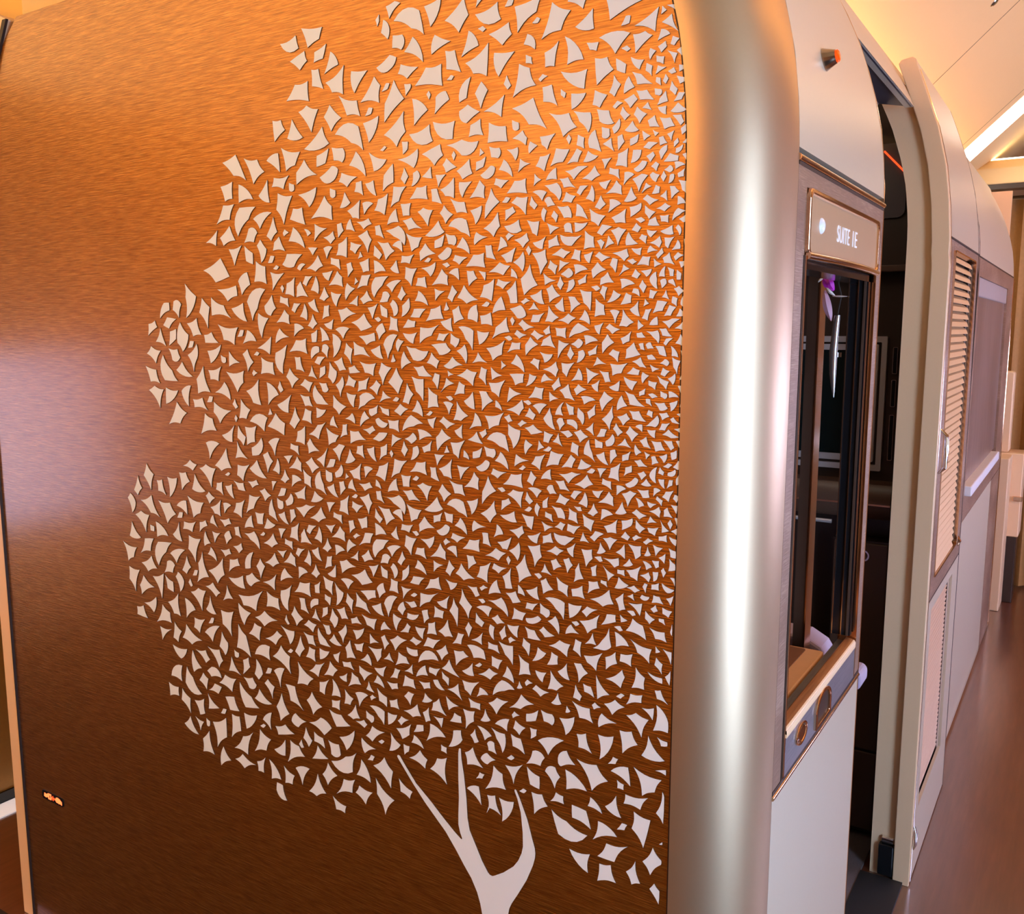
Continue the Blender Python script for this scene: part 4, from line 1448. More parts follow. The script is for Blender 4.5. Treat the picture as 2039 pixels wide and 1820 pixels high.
1376,5168h 1330,5139h 1378,5079c
3379,4329h 3307,4316h 3304,4256h 3383,4290h
821,5233v 824,5171s 857,5163s 864,5190h
585,6690c 541,6720 542,6695 573,6652
2281,5098h 2250,5046 2277,5000 2305,5033
3003,5445h 2937,5443h 2918,5402v 2973,5388h
2688,6492 2652,6411h 2726,6427c
569,4649h 513,4637h 553,4588
1709,3592c 1645,3556h 1732,3526h
3120,4279h 3057,4309h 3026,4213c
642,4470h 592,4493h 580,4467 590,4438h
864,6291 829,6249h 884,6225
1245,4449h 1196,4384h 1269,4395h
504,6346c 474,6406 433,6390h 469,6370h
741,5056h 704,5070s 703,5034h 750,5008h
1268,4698h 1189,4673h 1247,4640h
1018,5430c 928,5413h 999,5387h
3036,5276h 2946,5265c 3035,5205
610,7159h 567,7149h 571,7113h 608,7129
3929,4201h 3839,4236h 3827,4191 3868,4156h
910,6686 852,6688h 891,6634h
2770,3849h 2717,3871h 2675,3824h 2763,3814
603,7201 562,7221h 555,7195 585,7170h
1525,7148 1505,7192 1477,7135 1500,7116
847,5489h 784,5525s 790,5469c
3987,4651h 3913,4670h 3894,4563c
1251,5550h 1194,5513h 1274,5499c
1056,4898s 1006,4896h 1051,4848 1078,4864
3100,6147 3037,6145h 3093,6082 3126,6100
2261,3790h 2230,3821h 2162,3804s 2208,3767h
3553,4456h 3471,4416c 3589,4379
4071,4157h 3974,4176h 3954,4138h 4021,4109h
1045,6061h 991,6093h 995,6049h 1036,6037
600,5026c 557,5073h 564,5036h 560,4986c
809,7334 783,7377s 757,7375s 764,7339s
2934,3708h 2862,3637c 2978,3656h
1180,4675h 1142,4709h 1110,4698h 1130,4659h
711,5147h 724,5099h 760,5088s 760,5122h
2374,3213h 2342,3252h 2280,3239h 2345,3187h
1353,5547h 1305,5534c 1375,5475h
1234,4891v 1194,4915h 1169,4869h 1213,4863h
3740,4707h 3650,4726h 3628,4692h 3695,4663h
1105,5297s 1066,5298v 1041,5243h 1103,5274
662,6054h 638,6022 655,5986 681,6021
535,5307h 489,5312h 517,5271h 551,5272h
587,6761 563,6765h 541,6730h 580,6721
3151,4277c 3136,4163h 3199,4188h
2899,4346c 2810,4318h 2893,4274
616,5531h 568,5522h 577,5483h 615,5505
923,6568 854,6576h 882,6530c
944,4469 907,4489h 908,4427s 936,4422h
2928,6320c 2850,6325h 2901,6252
2899,4204s 2900,4119c 2975,4132h
2822,4904v 2828,4824s 2873,4811s 2881,4844h
3104,4031h 3047,4066h 3057,3981s 3100,3978
2073,3317h 1995,3323s 2010,3253h
618,6003h 577,5993h 600,5956h 623,5960
520,3567h 460,3553s 459,3529s 495,3521h
1087,5706h 1064,5665 1086,5631 1108,5658
2479,5313h 2401,5294s 2400,5251s 2455,5271h
2653,3218h 2587,3193v 2607,3140h 2651,3165
3908,4347 3860,4358h 3834,4272h 3899,4290h
2090,5248h 2022,5265h 2045,5191c
2002,3635h 1946,3601s 1951,3549h 1997,3588
722,4389h 676,4406h 640,4383h 671,4366h
2945,6163 2852,6175 2890,6112c
632,6582 616,6594h 578,6578h 598,6544c
2547,3493c 2485,3415h 2579,3437h
1149,5227 1095,5237s 1068,5212s 1101,5195h
3427,4899c 3414,4786h 3477,4810h
3142,4456 3070,4457h 3132,4391 3164,4409
940,5818h 886,5834h 909,5770c
1009,6197h 955,6213 975,6151c
3306,4661v 3296,4587s 3349,4568s 3361,4602h
4467,2742h 4363,2719h 4409,2636h
887,4623h 852,4576c 908,4556h
2957,4873 2921,4933s 2873,4934s 2892,4884s
1470,6949 1427,6931s 1425,6898v 1466,6902s
3214,5972 3151,5969h 3207,5908 3238,5926
2355,4539h 2335,4453c 2402,4483h
3009,5617s 2943,5615h 2993,5563s 3038,5578
2622,4905c 2545,4897h 2612,4834
3102,3861h 3055,3774h 3139,3789h
1367,4862h 1326,4810 1349,4789 1379,4815
552,5360h 509,5366h 494,5345h 533,5325h
479,4642h 439,4629s 438,4591s 468,4595h
1381,7281 1346,7264h 1338,7226h 1381,7237
2989,5542 2943,5557s 2945,5506s 2999,5474
531,4789h 480,4735s 521,4722h
2294,4048h 2219,4062s 2196,4031s 2242,4014h
1351,6823 1305,6797 1359,6759c
524,7238 489,7222h 515,7193 536,7203
792,4952c 735,4938h 791,4898
703,6111h 674,6084h 692,6061 725,6074
3437,4499h 3375,4524h 3336,4434c
2233,7245 2185,7240c 2190,7212 2224,7178
1154,6089h 1133,6048 1153,6014 1175,6040
773,6137h 737,6114h 800,6078h
703,6346h 676,6322 694,6298 729,6312
2640,6011 2645,5945h 2718,5959
538,4698h 492,4712h 490,4673h 537,4676h
573,4427h 530,4442h 530,4401h 574,4400h
2857,5864 2872,5797c 2941,5833h
598,6529h 575,6518h 579,6488s 619,6486
941,4910h 871,4918h 900,4870c
4157,4287h 4066,4284h 4134,4200
3036,3762h 2974,3762h 2959,3718v 3003,3698h
2726,4814h 2692,4733h 2765,4749c
759,3248h 716,3232h 717,3199h 756,3200h
912,5037s 855,5040h 893,4985h
1323,6649h 1280,6613h 1328,6583
904,5525h 913,5460c 954,5496h
655,6676 617,6695h 607,6676 632,6645h
2714,5254c 2691,5186h 2776,5214h
996,4666h 957,4610h 1015,4612
2751,3120h 2674,3145h 2646,3118 2672,3089
536,5600h 499,5582h 524,5554 549,5564
2473,3880h 2418,3834h 2506,3813c
1242,4758h 1200,4745h 1191,4701h 1244,4727
2603,3773h 2526,3723h 2603,3702s
686,6267h 671,6287h 641,6277h 647,6238
1324,5949h 1289,5905h 1361,5905h
592,5126s 569,5131h 548,5096h 586,5083h
3445,4616h 3386,4595s 3384,4553v 3439,4547s
3256,4278h 3187,4279h 3248,4214 3277,4233
2141,3459h 2081,3422c 2166,3394h
2982,4475h 2889,4488h 2928,4423
477,5803h 429,5841s 428,5793h
1220,5449h 1162,5412h 1218,5393s
4182,4162c 4120,4059h 4220,4102h
818,3331h 786,3381h 754,3375h 770,3342
2879,5227h 2843,5147h 2914,5162c
4237,4277h 4183,4189h 4252,4161c
2965,4634s 2887,4640h 2941,4567
2241,3632h 2237,3564h 2309,3572h
3807,4048v 3714,4186h 3749,4059s
1260,4815 1223,4845h 1228,4784s 1260,4778s
1198,6442 1172,6415 1184,6378h 1215,6413
3031,3878 2985,3894s 2987,3844s 3042,3809h
482,5155h 448,5171s 448,5129s 474,5118s
3112,3932s 3072,3936s 3074,3896h 3146,3855v
3435,4629 3400,4690s 3350,4690s 3371,4640s
2436,3673h 2400,3612h 2486,3619h
754,2947 723,2995s 690,2993h 707,2957
735,4701h 706,4675h 720,4653 760,4668
472,6249c 457,6204 503,6199h
3007,3983h 2951,3966s 2962,3908h 3009,3943
669,5030h 633,5044h 617,5025 645,4996h
2328,3060h 2278,3056s 2285,3018h 2321,2987s
2688,4332h 2690,4262h 2760,4274h
4019,4517c 3932,4509h 4010,4440
627,6623 601,6644h 583,6631h 597,6597h
499,7047 454,7033 455,7015 481,7007
601,7111h 556,7097 613,7070
673,6100 611,6109c 640,6069h
469,6187h 438,6171h 480,6146 491,6165
728,6218h 670,6219h 676,6181c
492,5966s 465,5955h 468,5915h 497,5933s
539,6499 533,6445h 574,6471h
931,6266h 908,6274h 886,6257 905,6221
1517,7552 1495,7586s 1460,7580s 1473,7552s
585,3930h 499,3911s 498,3881c
3442,4395s 3367,4400h 3418,4323
4138,4415h 4091,4322h 4176,4349c
1222,5819h 1215,5776h 1245,5767h 1263,5788
2945,3559h 2877,3593h 2895,3509c
643,6309h 586,6300 620,6269c
1182,5320c 1126,5395h 1145,5358h 1130,5318h
523,6114 488,6100h 490,6069 510,6069h
1702,5189h 1656,5212h 1648,5183 1679,5156
1525,5290h 1489,5308h 1468,5270h 1496,5259
443,5774c 434,5715h 471,5726h
451,5904 428,5883s 429,5866s 470,5864h
616,7002 579,6993v 589,6964h 613,6972
3462,4232h 3366,4246h 3405,4184
500,6633c 442,6615h 493,6598h
2314,5740h 2270,5725h 2316,5658v
590,6177 556,6213h 547,6188 578,6160h
481,6576 444,6596h 448,6559h 476,6556
2856,6693 2810,6677s 2811,6641v 2856,6644s
680,6805 634,6775h 669,6755s
477,6465c 434,6427h 478,6422
713,6011s 684,6006s 676,5968h 721,5990h
568,4499h 536,4502s 540,4470c 563,4447
451,3962s 455,3880s 482,3924h
514,4445h 478,4425h 442,4417c 481,4395c
596,6909 550,6910h 551,6869c
850,6943 824,6969 793,6956h 834,6931
653,6544h 622,6525h 677,6494
3067,6331s 2984,6327 3026,6280
778,4482h 737,4484h 732,4450h 778,4459
574,4562h 533,4564h 533,4532h 550,4521
2624,3433h 2576,3363s 2647,3373h
575,5863s 570,5821s 618,5821c
563,6047c 532,6055s 527,6033s 552,6008
650,5574h 614,5556h 650,5514c
621,6227h 579,6200h 637,6190c
468,5571c 479,5512h 507,5543h
618,5269h 569,5270h 572,5227c
3363,4919s 3275,4932h 3317,4871h
495,5416 450,5431c 487,5373h
1288,5169h 1253,5129h 1298,5106
2893,3411h 2817,3450h 2823,3386c
470,6792 443,6810 441,6778 463,6762
438,5117s 431,5107s 430,5077s 438,5068 467,5080h
601,6161h 557,6131h 597,6116
2015,3137h 1970,3127h 1970,3086h 2015,3095h
472,6099 448,6080 451,6050s 472,6050s
589,4803h 551,4772h 608,4762
628,4657h 600,4682h 570,4670h 609,4644
682,6916 651,6941h 629,6900
495,5713c 453,5655h 489,5661h
690,5778h 661,5783h 638,5756s 685,5755s
617,5005h 586,4970c 648,4973h
528,6000h 510,5950h 551,5963h
2545,7100 2516,7146s 2484,7141s 2498,7107s
707,4553h 685,4522c 746,4509h
1514,6321 1492,6340h 1458,6324h 1500,6296h
644,7200 613,7183h 644,7145c
536,4582h 497,4609s 502,4554h
536,5725 522,5750s 484,5753h 522,5715
501,5478c 445,5448h 498,5444
554,5622h 527,5644c 502,5627c 516,5609h
554,6600h 524,6620c 506,6598c 525,6585
3375,5444 3343,5382 3371,5363s 3397,5397
1741,2981h 1712,3030h 1676,3025h 1693,2993h
1300,7142 1274,7165 1243,7151h 1286,7128
636,5717c 609,5730h 590,5699h 625,5696
535,6120h 537,6066h 570,6069c
487,4363h 445,4383s 461,4328h
543,6773 505,6786h 519,6738h
1432,5254h 1402,5279h 1368,5264h 1412,5239h
686,5185h 648,5146h 679,5126c
628,4552c 573,4524h 605,4504h
610,5615h 555,5593h 595,5576
925,3661h 907,3679h 870,3657h 912,3636
545,5132h 503,5148c 518,5098h
552,4916h 520,4896h 526,4866h 559,4898
556,6595h 541,6569 557,6542 572,6566
576,4291h 547,4317h 533,4285h 556,4273
3222,6757 3177,6742s 3177,6709v 3223,6712s
547,5477h 512,5465v 521,5436h 545,5448
1701,6135 1651,6125s 1656,6078
809,6879v 840,6807 851,6837
612,5375h 588,5366h 590,5334h 623,5349
677,4896c 626,4857h 658,4843h
683,5848h 650,5817 683,5795s
486,5010h 465,5010h 468,4983h 498,4964
1411,5953h 1379,5974h 1350,5958h 1392,5938h
628,5661 601,5667s 576,5642s 620,5641
572,4958c 533,4948h 574,4913
517,6048 492,6054s 475,6013h 515,6035s
1428,4294c 1380,4232h 1428,4243
692,4674h 670,4691h 636,4679h 680,4657
709,6367 676,6374 654,6357 679,6345
608,7055 586,7049 583,7013 611,7033
494,5048h 453,5069v 469,5030s 495,5032s
3449,6246 3422,6293s 3384,6289s 3406,6247s
601,4634h 581,4591c 620,4583h
526,3369s 464,3389s 463,3358h
752,6156 719,6165h 697,6148h 721,6135
546,7075 514,7089h 502,7065 527,7060
2408,7225 2375,7269s 2347,7266s 2363,7235s
2275,3974h 2181,3979v 2281,3940h
473,4878h 435,4876s 441,4832
468,6352h 433,6370s 432,6337s 444,6334
548,5010h 514,5010h 510,4961c
668,5468 632,5488h 638,5456h 667,5446
1628,4014 1597,4001h 1600,3919v
805,7224 774,7233 754,7214 774,7204
462,6140h 428,6143s 429,6124 449,6109
1475,6141c 1433,6082h 1478,6096
488,5333h 471,5343h 435,5310s 477,5316
639,4345h 628,4361h 584,4355c 607,4332c
558,7064 543,7040 557,7017 572,7033
677,5722s 650,5726h 642,5689h 665,5694h
1471,3472h 1454,3496h 1416,3478h 1463,3451
502,7168 477,7180 469,7157c 474,7139
540,5074h 516,5050h 521,5031h 549,5041
626,4408h 614,4429h 596,4424h 606,4375
2073,3562s 2034,3571h 1982,3512v
1497,3949h 1479,3963h 1443,3947h 1487,3921
608,4882h 555,4873h 589,4848c
3841,5301h 3812,5244 3837,5229 3868,5262
1378,6240 1361,6261 1343,6236 1358,6208
1361,3719h 1324,3704h 1369,3677 1379,3696
962,6025 928,6032s 908,6015s 932,6003
453,4934s 433,4928s 433,4910 442,4893h 462,4912h
630,5433s 605,5432h 594,5395h 626,5411
1537,6510 1511,6538s 1483,6530s 1504,6506s
758,4227h 712,4200s 751,4184
560,7389s 510,7383s 508,7357
3785,5745 3754,5792s 3719,5791s 3735,5750s
1160,7072 1129,7049 1137,7024 1160,7042
879,4407h 845,4403h 839,4371h 880,4390
687,5281c 647,5294s 646,5255h
4330,5661 4305,5711s 4262,5709s 4280,5666s
1341,7437 1311,7463s 1291,7452s 1307,7432s
1978,4489h 1958,4510h 1923,4490h 1964,4465
1124,6813 1109,6834 1094,6811 1107,6782
520,4514h 506,4530h 491,4506 506,4477
922,4533s 881,4542h 870,4517 888,4510
616,5458 591,5464s 562,5446h 592,5437
474,4797h 460,4774 473,4746 489,4775
523,5079h 494,5099s 471,5091h 492,5072
478,4705h 436,4693s 439,4659c
487,7097 463,7092c 463,7074 486,7065
793,4151s 755,4161h 739,4139 759,4131
715,4256s 677,4262s 663,4240h 682,4232
3634,3276 3607,3324s 3565,3325s 3584,3285s
2650,2862h 2618,2906s 2585,2900h 2602,2868
3971,5614h 3921,5596s 3918,5566v 3966,5568s
977,5010 948,5034s 924,5026s 942,5005s
1260,5113h 1224,5138s 1203,5129s 1222,5108s
1705,4233h 1678,4253h 1645,4241h 1691,4216
1697,7468 1665,7477 1644,7459 1665,7447
4145,5264 4118,5309s 4079,5306s 4093,5268s
505,6731 485,6748h 479,6728 504,6706
3493,4731s 3444,4733h 3486,4663
2419,7670 2419,7632 2434,7604 2446,7644
4561,4346 4533,4392s 4492,4395s 4503,4352s
1585,5386c 1540,5326h 1587,5347
431,5043s 432,4992s 446,4986s 448,5018
526,4245 497,4245h 488,4214h 524,4229
1523,5753 1488,5762s 1468,5743s 1491,5732
716,4340h 682,4358h 672,4320h
1394,5388 1359,5396s 1338,5377s 1360,5367
1681,5934 1647,5958s 1624,5948s 1642,5928s
773,3747 743,3771s 721,3762h 745,3739
1265,6463 1244,6444h 1257,6385v
1055,4809h 1013,4809h 1004,4787s 1028,4785
1315,4378 1283,4386s 1263,4368s 1283,4352
1544,5618h 1511,5590h 1545,5567
1965,6183 1927,6192 1908,6173 1933,6162
1937,5960h 1917,5920c 1956,5910
1385,4750 1353,4775s 1332,4766s 1352,4745s
632,5151h 598,5136h 621,5109h
3284,2846h 3261,2793s 3287,2783 3311,2806
584,7390 561,7367 589,7352
2732,4427 2700,4451h 2667,4438h 2714,4412h
1572,4864 1538,4872s 1516,4853s 1541,4842
1817,5073c 1777,5018h 1820,5032
3969,3392h 3919,3375s 3920,3348v 3965,3343
1468,5868 1452,5846 1468,5819 1483,5851
3296,6437 3279,6460 3240,6438 3286,6416
1511,4439 1497,4460 1480,4436 1494,4406
3394,3765h 3364,3705 3382,3695s 3411,3726
430,5971s 428,5911s 447,5923c
4904,4251 4855,4241s 4857,4201s 4902,4204s
1873,6824 1858,6802 1873,6772 1888,6802
1063,4130 1031,4140s 1013,4125s 1036,4110
469,4735 435,4754s 437,4718h
1507,3182 1476,3208s 1452,3196s 1476,3175s
1300,4802 1278,4779h 1293,4723v
1917,7225 1888,7248s 1867,7239 1883,7220
1944,5093h 1924,5052 1965,5045
1948,5392 1912,5398s 1893,5380s 1916,5368
4410,3906 4384,3953s 4347,3955s 4363,3913s
4250,3550 4214,3600s 4183,3602s 4201,3559s
2520,4831c 2478,4771h 2525,4788
1418,3696h 1396,3660c 1436,3649h
645,5956h 622,5931h 653,5917
4333,2759h 4291,2741s 4295,2705v 4330,2701s
2614,3327h 2593,3345h 2560,3330h 2603,3302
4156,2842 4126,2885s 4089,2887s 4109,2846s
2067,7165 2050,7182 2036,7160 2049,7134
3649,5491 3631,5515h 3593,5493h 3635,5470
1716,4159 1680,4166s 1663,4149s 1686,4136
1417,2990 1388,3015s 1365,3007s 1384,2985s
3097,6452c 3036,6422 3068,6404h
2357,5643h 2337,5603c 2376,5595
2100,6203 2071,6226s 2048,6217s 2068,6198s
1423,4993h 1394,5016h 1375,5004h 1397,4986
467,4481s 442,4481s 439,4439h
622,6803h 589,6785 608,6769
2224,4520 2191,4528s 2170,4508s 2194,4495
466,5282h 430,5291s 431,5264
485,6309 471,6324v 462,6270h
1686,6821 1660,6794 1691,6779
2217,4859 2187,4884s 2163,4874s 2185,4852s
523,6570c 500,6574v 529,6531
2367,5350 2341,5375s 2314,5366s 2332,5346s
541,4086h 513,4059s 540,4047
1932,5551h 1888,5528h 1928,5516
4443,3876 4416,3824 4438,3811s 4465,3843
2101,5275h 2070,5300s 2050,5291s 2075,5269
2503,5866 2472,5875s 2451,5856s 2473,5844s
3173,6200v 3095,6224h 3145,6185s
493,6698h 456,6714v 495,6676h
454,5219s 430,5222s 433,5183
2611,6286 2591,6252h 2631,6241
1743,3728 1708,3753s 1691,3743s 1715,3723s
1090,3616h 1066,3589c 1098,3574
451,5507s 428,5508s 434,5472
3400,6206 3369,6229s 3344,6217s 3365,6198s
3319,6095 3303,6073 3318,6043 3338,6077
2386,5033 2370,5010 2384,4984 2401,5013
2247,4097 2218,4118s 2192,4110s 2218,4090s
2430,6885 2396,6907s 2380,6898 2407,6878
458,6666 437,6671s 436,6637
2735,4694 2702,4717s 2681,4708s 2699,4688s
2658,6126 2634,6099h 2667,6078
3482,5250 3461,5209s 3503,5202
3625,5619 3595,5644s 3568,5633s 3588,5614
2548,3021 2518,3042s 2495,3035s 2519,3011s
3394,3492 3362,3519s 3338,3509s 3361,3486s
450,4810s 434,4809s 436,4768
3838,5185 3821,5161 3839,5133 3855,5159
3715,2847 3677,2871s 3655,2863s 3683,2837s
449,4226s 448,4161s 459,4180
3633,4323 3599,4350s 3580,4340s 3599,4321s
2781,4850h 2755,4826h 2788,4810
3984,4735 3948,4756s 3926,4748s 3952,4728s
439,6252s 431,6247s 431,6191
428,5575s 428,5543s 444,5540
459,6722 438,6741s 438,6720s
453,5361s 429,5365s 430,5344
440,5692s 429,5681s 430,5645
429,5438s 430,5399s 437,5399
1647,2817s 1640,2807 1660,2773
492,2940 474,2957s 474,2942s
"""
TRUNK = "2384,2955 2384,2965 2374,2970 2362,2968 2310,2905 2227,2811 2105,2719 1998,2630 1918,2568 1862,2531 1855,2531 1854,2540 1868,2572 1882,2625 1881,2705 1876,2809 1879,2955 1878,3113 1873,3145 1866,3151 1858,3149 1854,3086 1835,2979 1817,2827 1809,2693 1793,2613 1749,2531 1698,2434 1654,2370 1637,2357 1620,2355 1597,2367 1534,2409 1460,2475 1424,2527 1400,2584 1390,2631 1392,2724 1406,2850 1431,2935 1452,2980 1451,2989 1445,2993 1439,2989 1413,2941 1359,2821 1323,2703 1305,2649 1301,2617 1303,2584 1318,2529 1364,2415 1424,2304 1473,2219 1491,2178 1500,2130 1505,2037 1500,1832 1473,1379 1422,809 1775,627 1731,1262 1706,1749 1695,1963 1698,2060 1713,2131 1738,2203 1783,2285 1841,2357 1906,2445 1985,2541 2065,2614 2160,2702 2255,2803 2324,2883 2373,2941"
BOW = {'': 0.05, 'h': 0.095, 's': 0.0, 'c': -0.10, 'v': -0.21}
def parse(row):
    out = []
    for tk in row.split():
        c = tk[-1] if tk[-1].isalpha() else ''
        a, b = (tk[:-1] if c else tk).split(',')
        out.append((-int(a)/4000.0, int(b)/4000.0, c))
    return out
def leaf_outline(P, grow=0.0004):
    n = len(P); A = sum(P[i][0]*P[(i+1) % n][1] - P[(i+1) % n][0]*P[i][1] for i in range(n))
    if A < 0:                                   # make the loop counter-clockwise and keep each bow with its edge
        P = [(P[i][0], P[i][1], P[(i-1) % n][2]) for i in range(n)][::-1]
    out = []
    for i in range(n):
        x1, z1, c = P[i]; x2, z2, _ = P[(i+1) % n]; s = BOW[c]; L = math.hypot(x2-x1, z2-z1) or 1e-6
        nx, nz = -(z2-z1), (x2-x1)
        out.append((x1, z1))
        for t in (0.2, 0.4, 0.6, 0.8) if s else (0.5,):
            k = s*4*t*(1-t) - grow/L; out.append((x1+(x2-x1)*t+nx*k, z1+(z2-z1)*t+nz*k))
    return out
def inlay(m, loop, front=YF-0.0013, back=YF-0.0001):
    n = len(loop); vs = [(x, front, z) for x, z in loop] + [(x, back, z) for x, z in loop]
    m.poly(vs, [tuple(range(n))] + [(i, (i+1) % n, n+(i+1) % n, n+i) for i in range(n)])
def dark_sides(o):
    o.data.materials.append(M['seam'])
    for p in o.data.polygons:
        if abs(p.normal.y) < 0.5: p.material_index = 1
tree = empty('tree_inlay', (-0.43, YF, 0.06)); tag(tree, 'large white leafy tree inlaid on the brown wood partition', 'wall decoration')
rows = [r for r in LEAVES.strip().splitlines() if r.strip()]
for r in rows[:299]:
    dark_sides(part('leaf', M['leaf'], tree, lambda m: inlay(m, leaf_outline(parse(r)))))
m = MB()
for r in rows[299:]: inlay(m, leaf_outline(parse(r)))
small = m.build('small_leaves', M['leaf'], tree); dark_sides(small); small['kind'] = 'stuff'
tk_ = part('trunk', M['leaf'], tree, lambda m: inlay(m, [p[:2] for p in parse(TRUNK)])); dark_sides(tk_)


# ------------------------------------------------------------------ seat belt sign low on the partition
sg = empty('seat_belt_sign', (-1.655, YF, 0.342))
tag(sg, 'small black sign with glowing red seat belt symbols low on the wood partition', 'sign')
def sxy(u, v): return (-1.698 + 0.087*u, 0.3415 + 0.0215*v)
part('plate', M['black'], sg, lambda m: m.prism(rrect(-1.698, -1.611, 0.3415, 0.363, 0.006), 'y', YF-0.002, YF+0.002))
def icon(name, mat, pts): part(name, mat, sg, lambda m: m.prism([sxy(*p) for p in pts], 'y', YF-0.0027, YF-0.0015))
icon('strap_symbol', M['sign_orange'], [(.10, .34), (.12, .74), (.20, .66), (.27, .80), (.34, .82), (.34, .34), (.27, .38), (.20, .26)])
part('buckle_symbol', M['sign_orange'], sg, lambda m: m.ring([sxy(*p) for p in ((.30, .20), (.44, .20), (.44, .86), (.30, .86))], [sxy(*p) for p in ((.345, .36), (.405, .36), (.405, .70), (.345, .70))], 'y', YF-0.0029, YF-0.0015))
icon('arrow_symbol', M['sign_red'], [(.45, .50), (.53, .80), (.53, .62), (.60, .62), (.60, .40), (.53, .40), (.53, .20)])
icon('tongue_symbol', M['sign_orange'], [(.62, .50), (.68, .80), (.75, .84), (.75, .22), (.68, .24)])
icon('hand_symbol', M['sign_orange'], [(.75, .84), (.83, .76), (.93, .52), (.93, .16), (.86, .24), (.80, .18), (.75, .26)])

# ------------------------------------------------------------------ side wall of the first suite
def curved(m, y0, y1, z0, z1, x0=0.0, th=0.03, n=14):
    z = zs(z0, z1, n)
    m.prism([(x0+off(k), k) for k in z] + [(x0+off(k)-th, k) for k in reversed(z)], 'y', y0, y1)
Y0, Y1 = -1.19, -0.63
ws = tag(empty('wall_side', (0, Y0, 0)), kind='structure')
part('upper_panel', M['cream'], ws, lambda m: curved(m, Y0+0.001, Y1-0.004, 1.682, 2.10), smooth=True)
part('edge_strip', M['gold'], ws, lambda m: curved(m, Y1-0.004, Y1, 0.0, 2.06, 0.001, 0.03, 40), smooth=True)
part('lower_panel', M['cream'], ws, lambda m: m.box(-0.03, 0, Y0+0.001, Y1-0.004, 0.0, 0.783))
part('gold_bead', M['gold'], ws, lambda m: m.tube([(-0.001, Y0, 1.670), (-0.001, Y1, 1.670)], 0.0048, 10), smooth=True)
part('shadow_gap', M['seam'], ws, lambda m: m.box(-0.03, 0.0008, Y0, Y1-0.004, 1.6605, 1.665))
part('gold_bead', M['gold'], ws, lambda m: m.tube([(0.0, Y0, 0.787), (0.0, Y1, 0.787)], 0.0035, 10), smooth=True)
part('shadow_gap', M['seam'], ws, lambda m: m.box(-0.03, 0.001, Y0, Y1-0.004, 0.7905, 0.797))
part('veneer_stile', M['veneer_side'], ws, lambda m: m.box(-0.03, 0.0, Y0+0.001, -1.146, 0.797, 1.6605))
part('veneer_stile', M['veneer_side'], ws, lambda m: m.box(-0.03, 0.0, -0.680, Y1-0.004, 0.797, 1.6605))
part('veneer_rail', M['veneer_side'], ws, lambda m: m.box(-0.03, 0.0, -1.146, -0.680, 1.637, 1.6605))
for (a, b) in ((-1.146, -1.142), (-0.684, -0.680)):
    part('gold_edge', M['gold'], ws, lambda m: m.box(-0.03, 0.003, a, b, 0.80, 1.548))
part('seam', M['seam'], ws, lambda m: m.box(-0.03, 0.0012, -1.150, -1.146, 0.797, 1.548))
# light switch like lamp on the upper panel
il = empty('indicator_lamp', (-0.017, -1.02, 1.828)); tag(il, 'conical bronze call lamp with glowing red tip on the curved cream panel', 'lamp')
def cone(m, c, d, rs, n=20):
    c = Vector(c); d = Vector(d).normalized(); u = d.cross(Vector((0, 0, 1))).normalized(); w = u.cross(d)
    m.sweep([[tuple(c + d*t + (u*math.cos(2*math.pi*k/n) + w*math.sin(2*math.pi*k/n))*r) for k in range(n)] for t, r in rs])
D = (0.985, 0, 0.17)
part('lamp_body', M['chrome'], il, lambda m: cone(m, (-0.019, -1.02, 1.830), D, [(0, .0155), (.002, .016), (.015, .0105), (.018, .0095)]), smooth=True)
M['gunmetal'] = plain('bronze_body', (0.42, 0.30, 0.22), rough=0.2, metal=1.0); bpy.data.objects['lamp_body'].data.materials[0] = M['gunmetal']
part('red_tip', M['red'], il, lambda m: cone(m, (-0.019, -1.02, 1.830), D, [(.018, .0085), (.021, .0085), (.0225, .0065)]), smooth=True)

# name plate
npz = empty('suite_name_plate', (0.0, -0.913, 1.545)); tag(npz, 'bronze plate lettered SUITE 1E with white round lens in a gold frame', 'sign')
pl_ = part('plate', M['plate'], npz, lambda m: m.box(-0.03, 0.0015, -1.138, -0.686, 1.552, 1.632))
part('plate_frame', M['gold'], npz, lambda m: m.ring(rrect(-1.146, -0.680, 1.5465, 1.637, 0.013), rrect(-1.139, -0.686, 1.554, 1.630, 0.010), 'x', -0.01, 0.006), bevel=0.002, seg=3)
part('bottom_bead', M['gold'], npz, lambda m: m.tube([(0.003, -1.143, 1.548)] + [(0.003 + 0.010*math.sin(math.pi*k/8), -1.143 + 0.463*k/8, 1.548 - 0.0*k) for k in range(1, 8)] + [(0.003, -0.68, 1.548)], 0.0055, 10), smooth=True)
def dome(m, c, r, h, n=24):
    m.sweep([[(c[0]+h*math.sin(R(a)), c[1]+r*math.cos(R(a))*math.cos(2*math.pi*k/n), c[2]+r*math.cos(R(a))*math.sin(2*math.pi*k/n)) for k in range(n)] for a in (0, 25, 50, 75, 88)])
part('lens', M['lens'], pl_, lambda m: dome(m, (0.001, -1.070, 1.5935), 0.0115, 0.006), smooth=True)
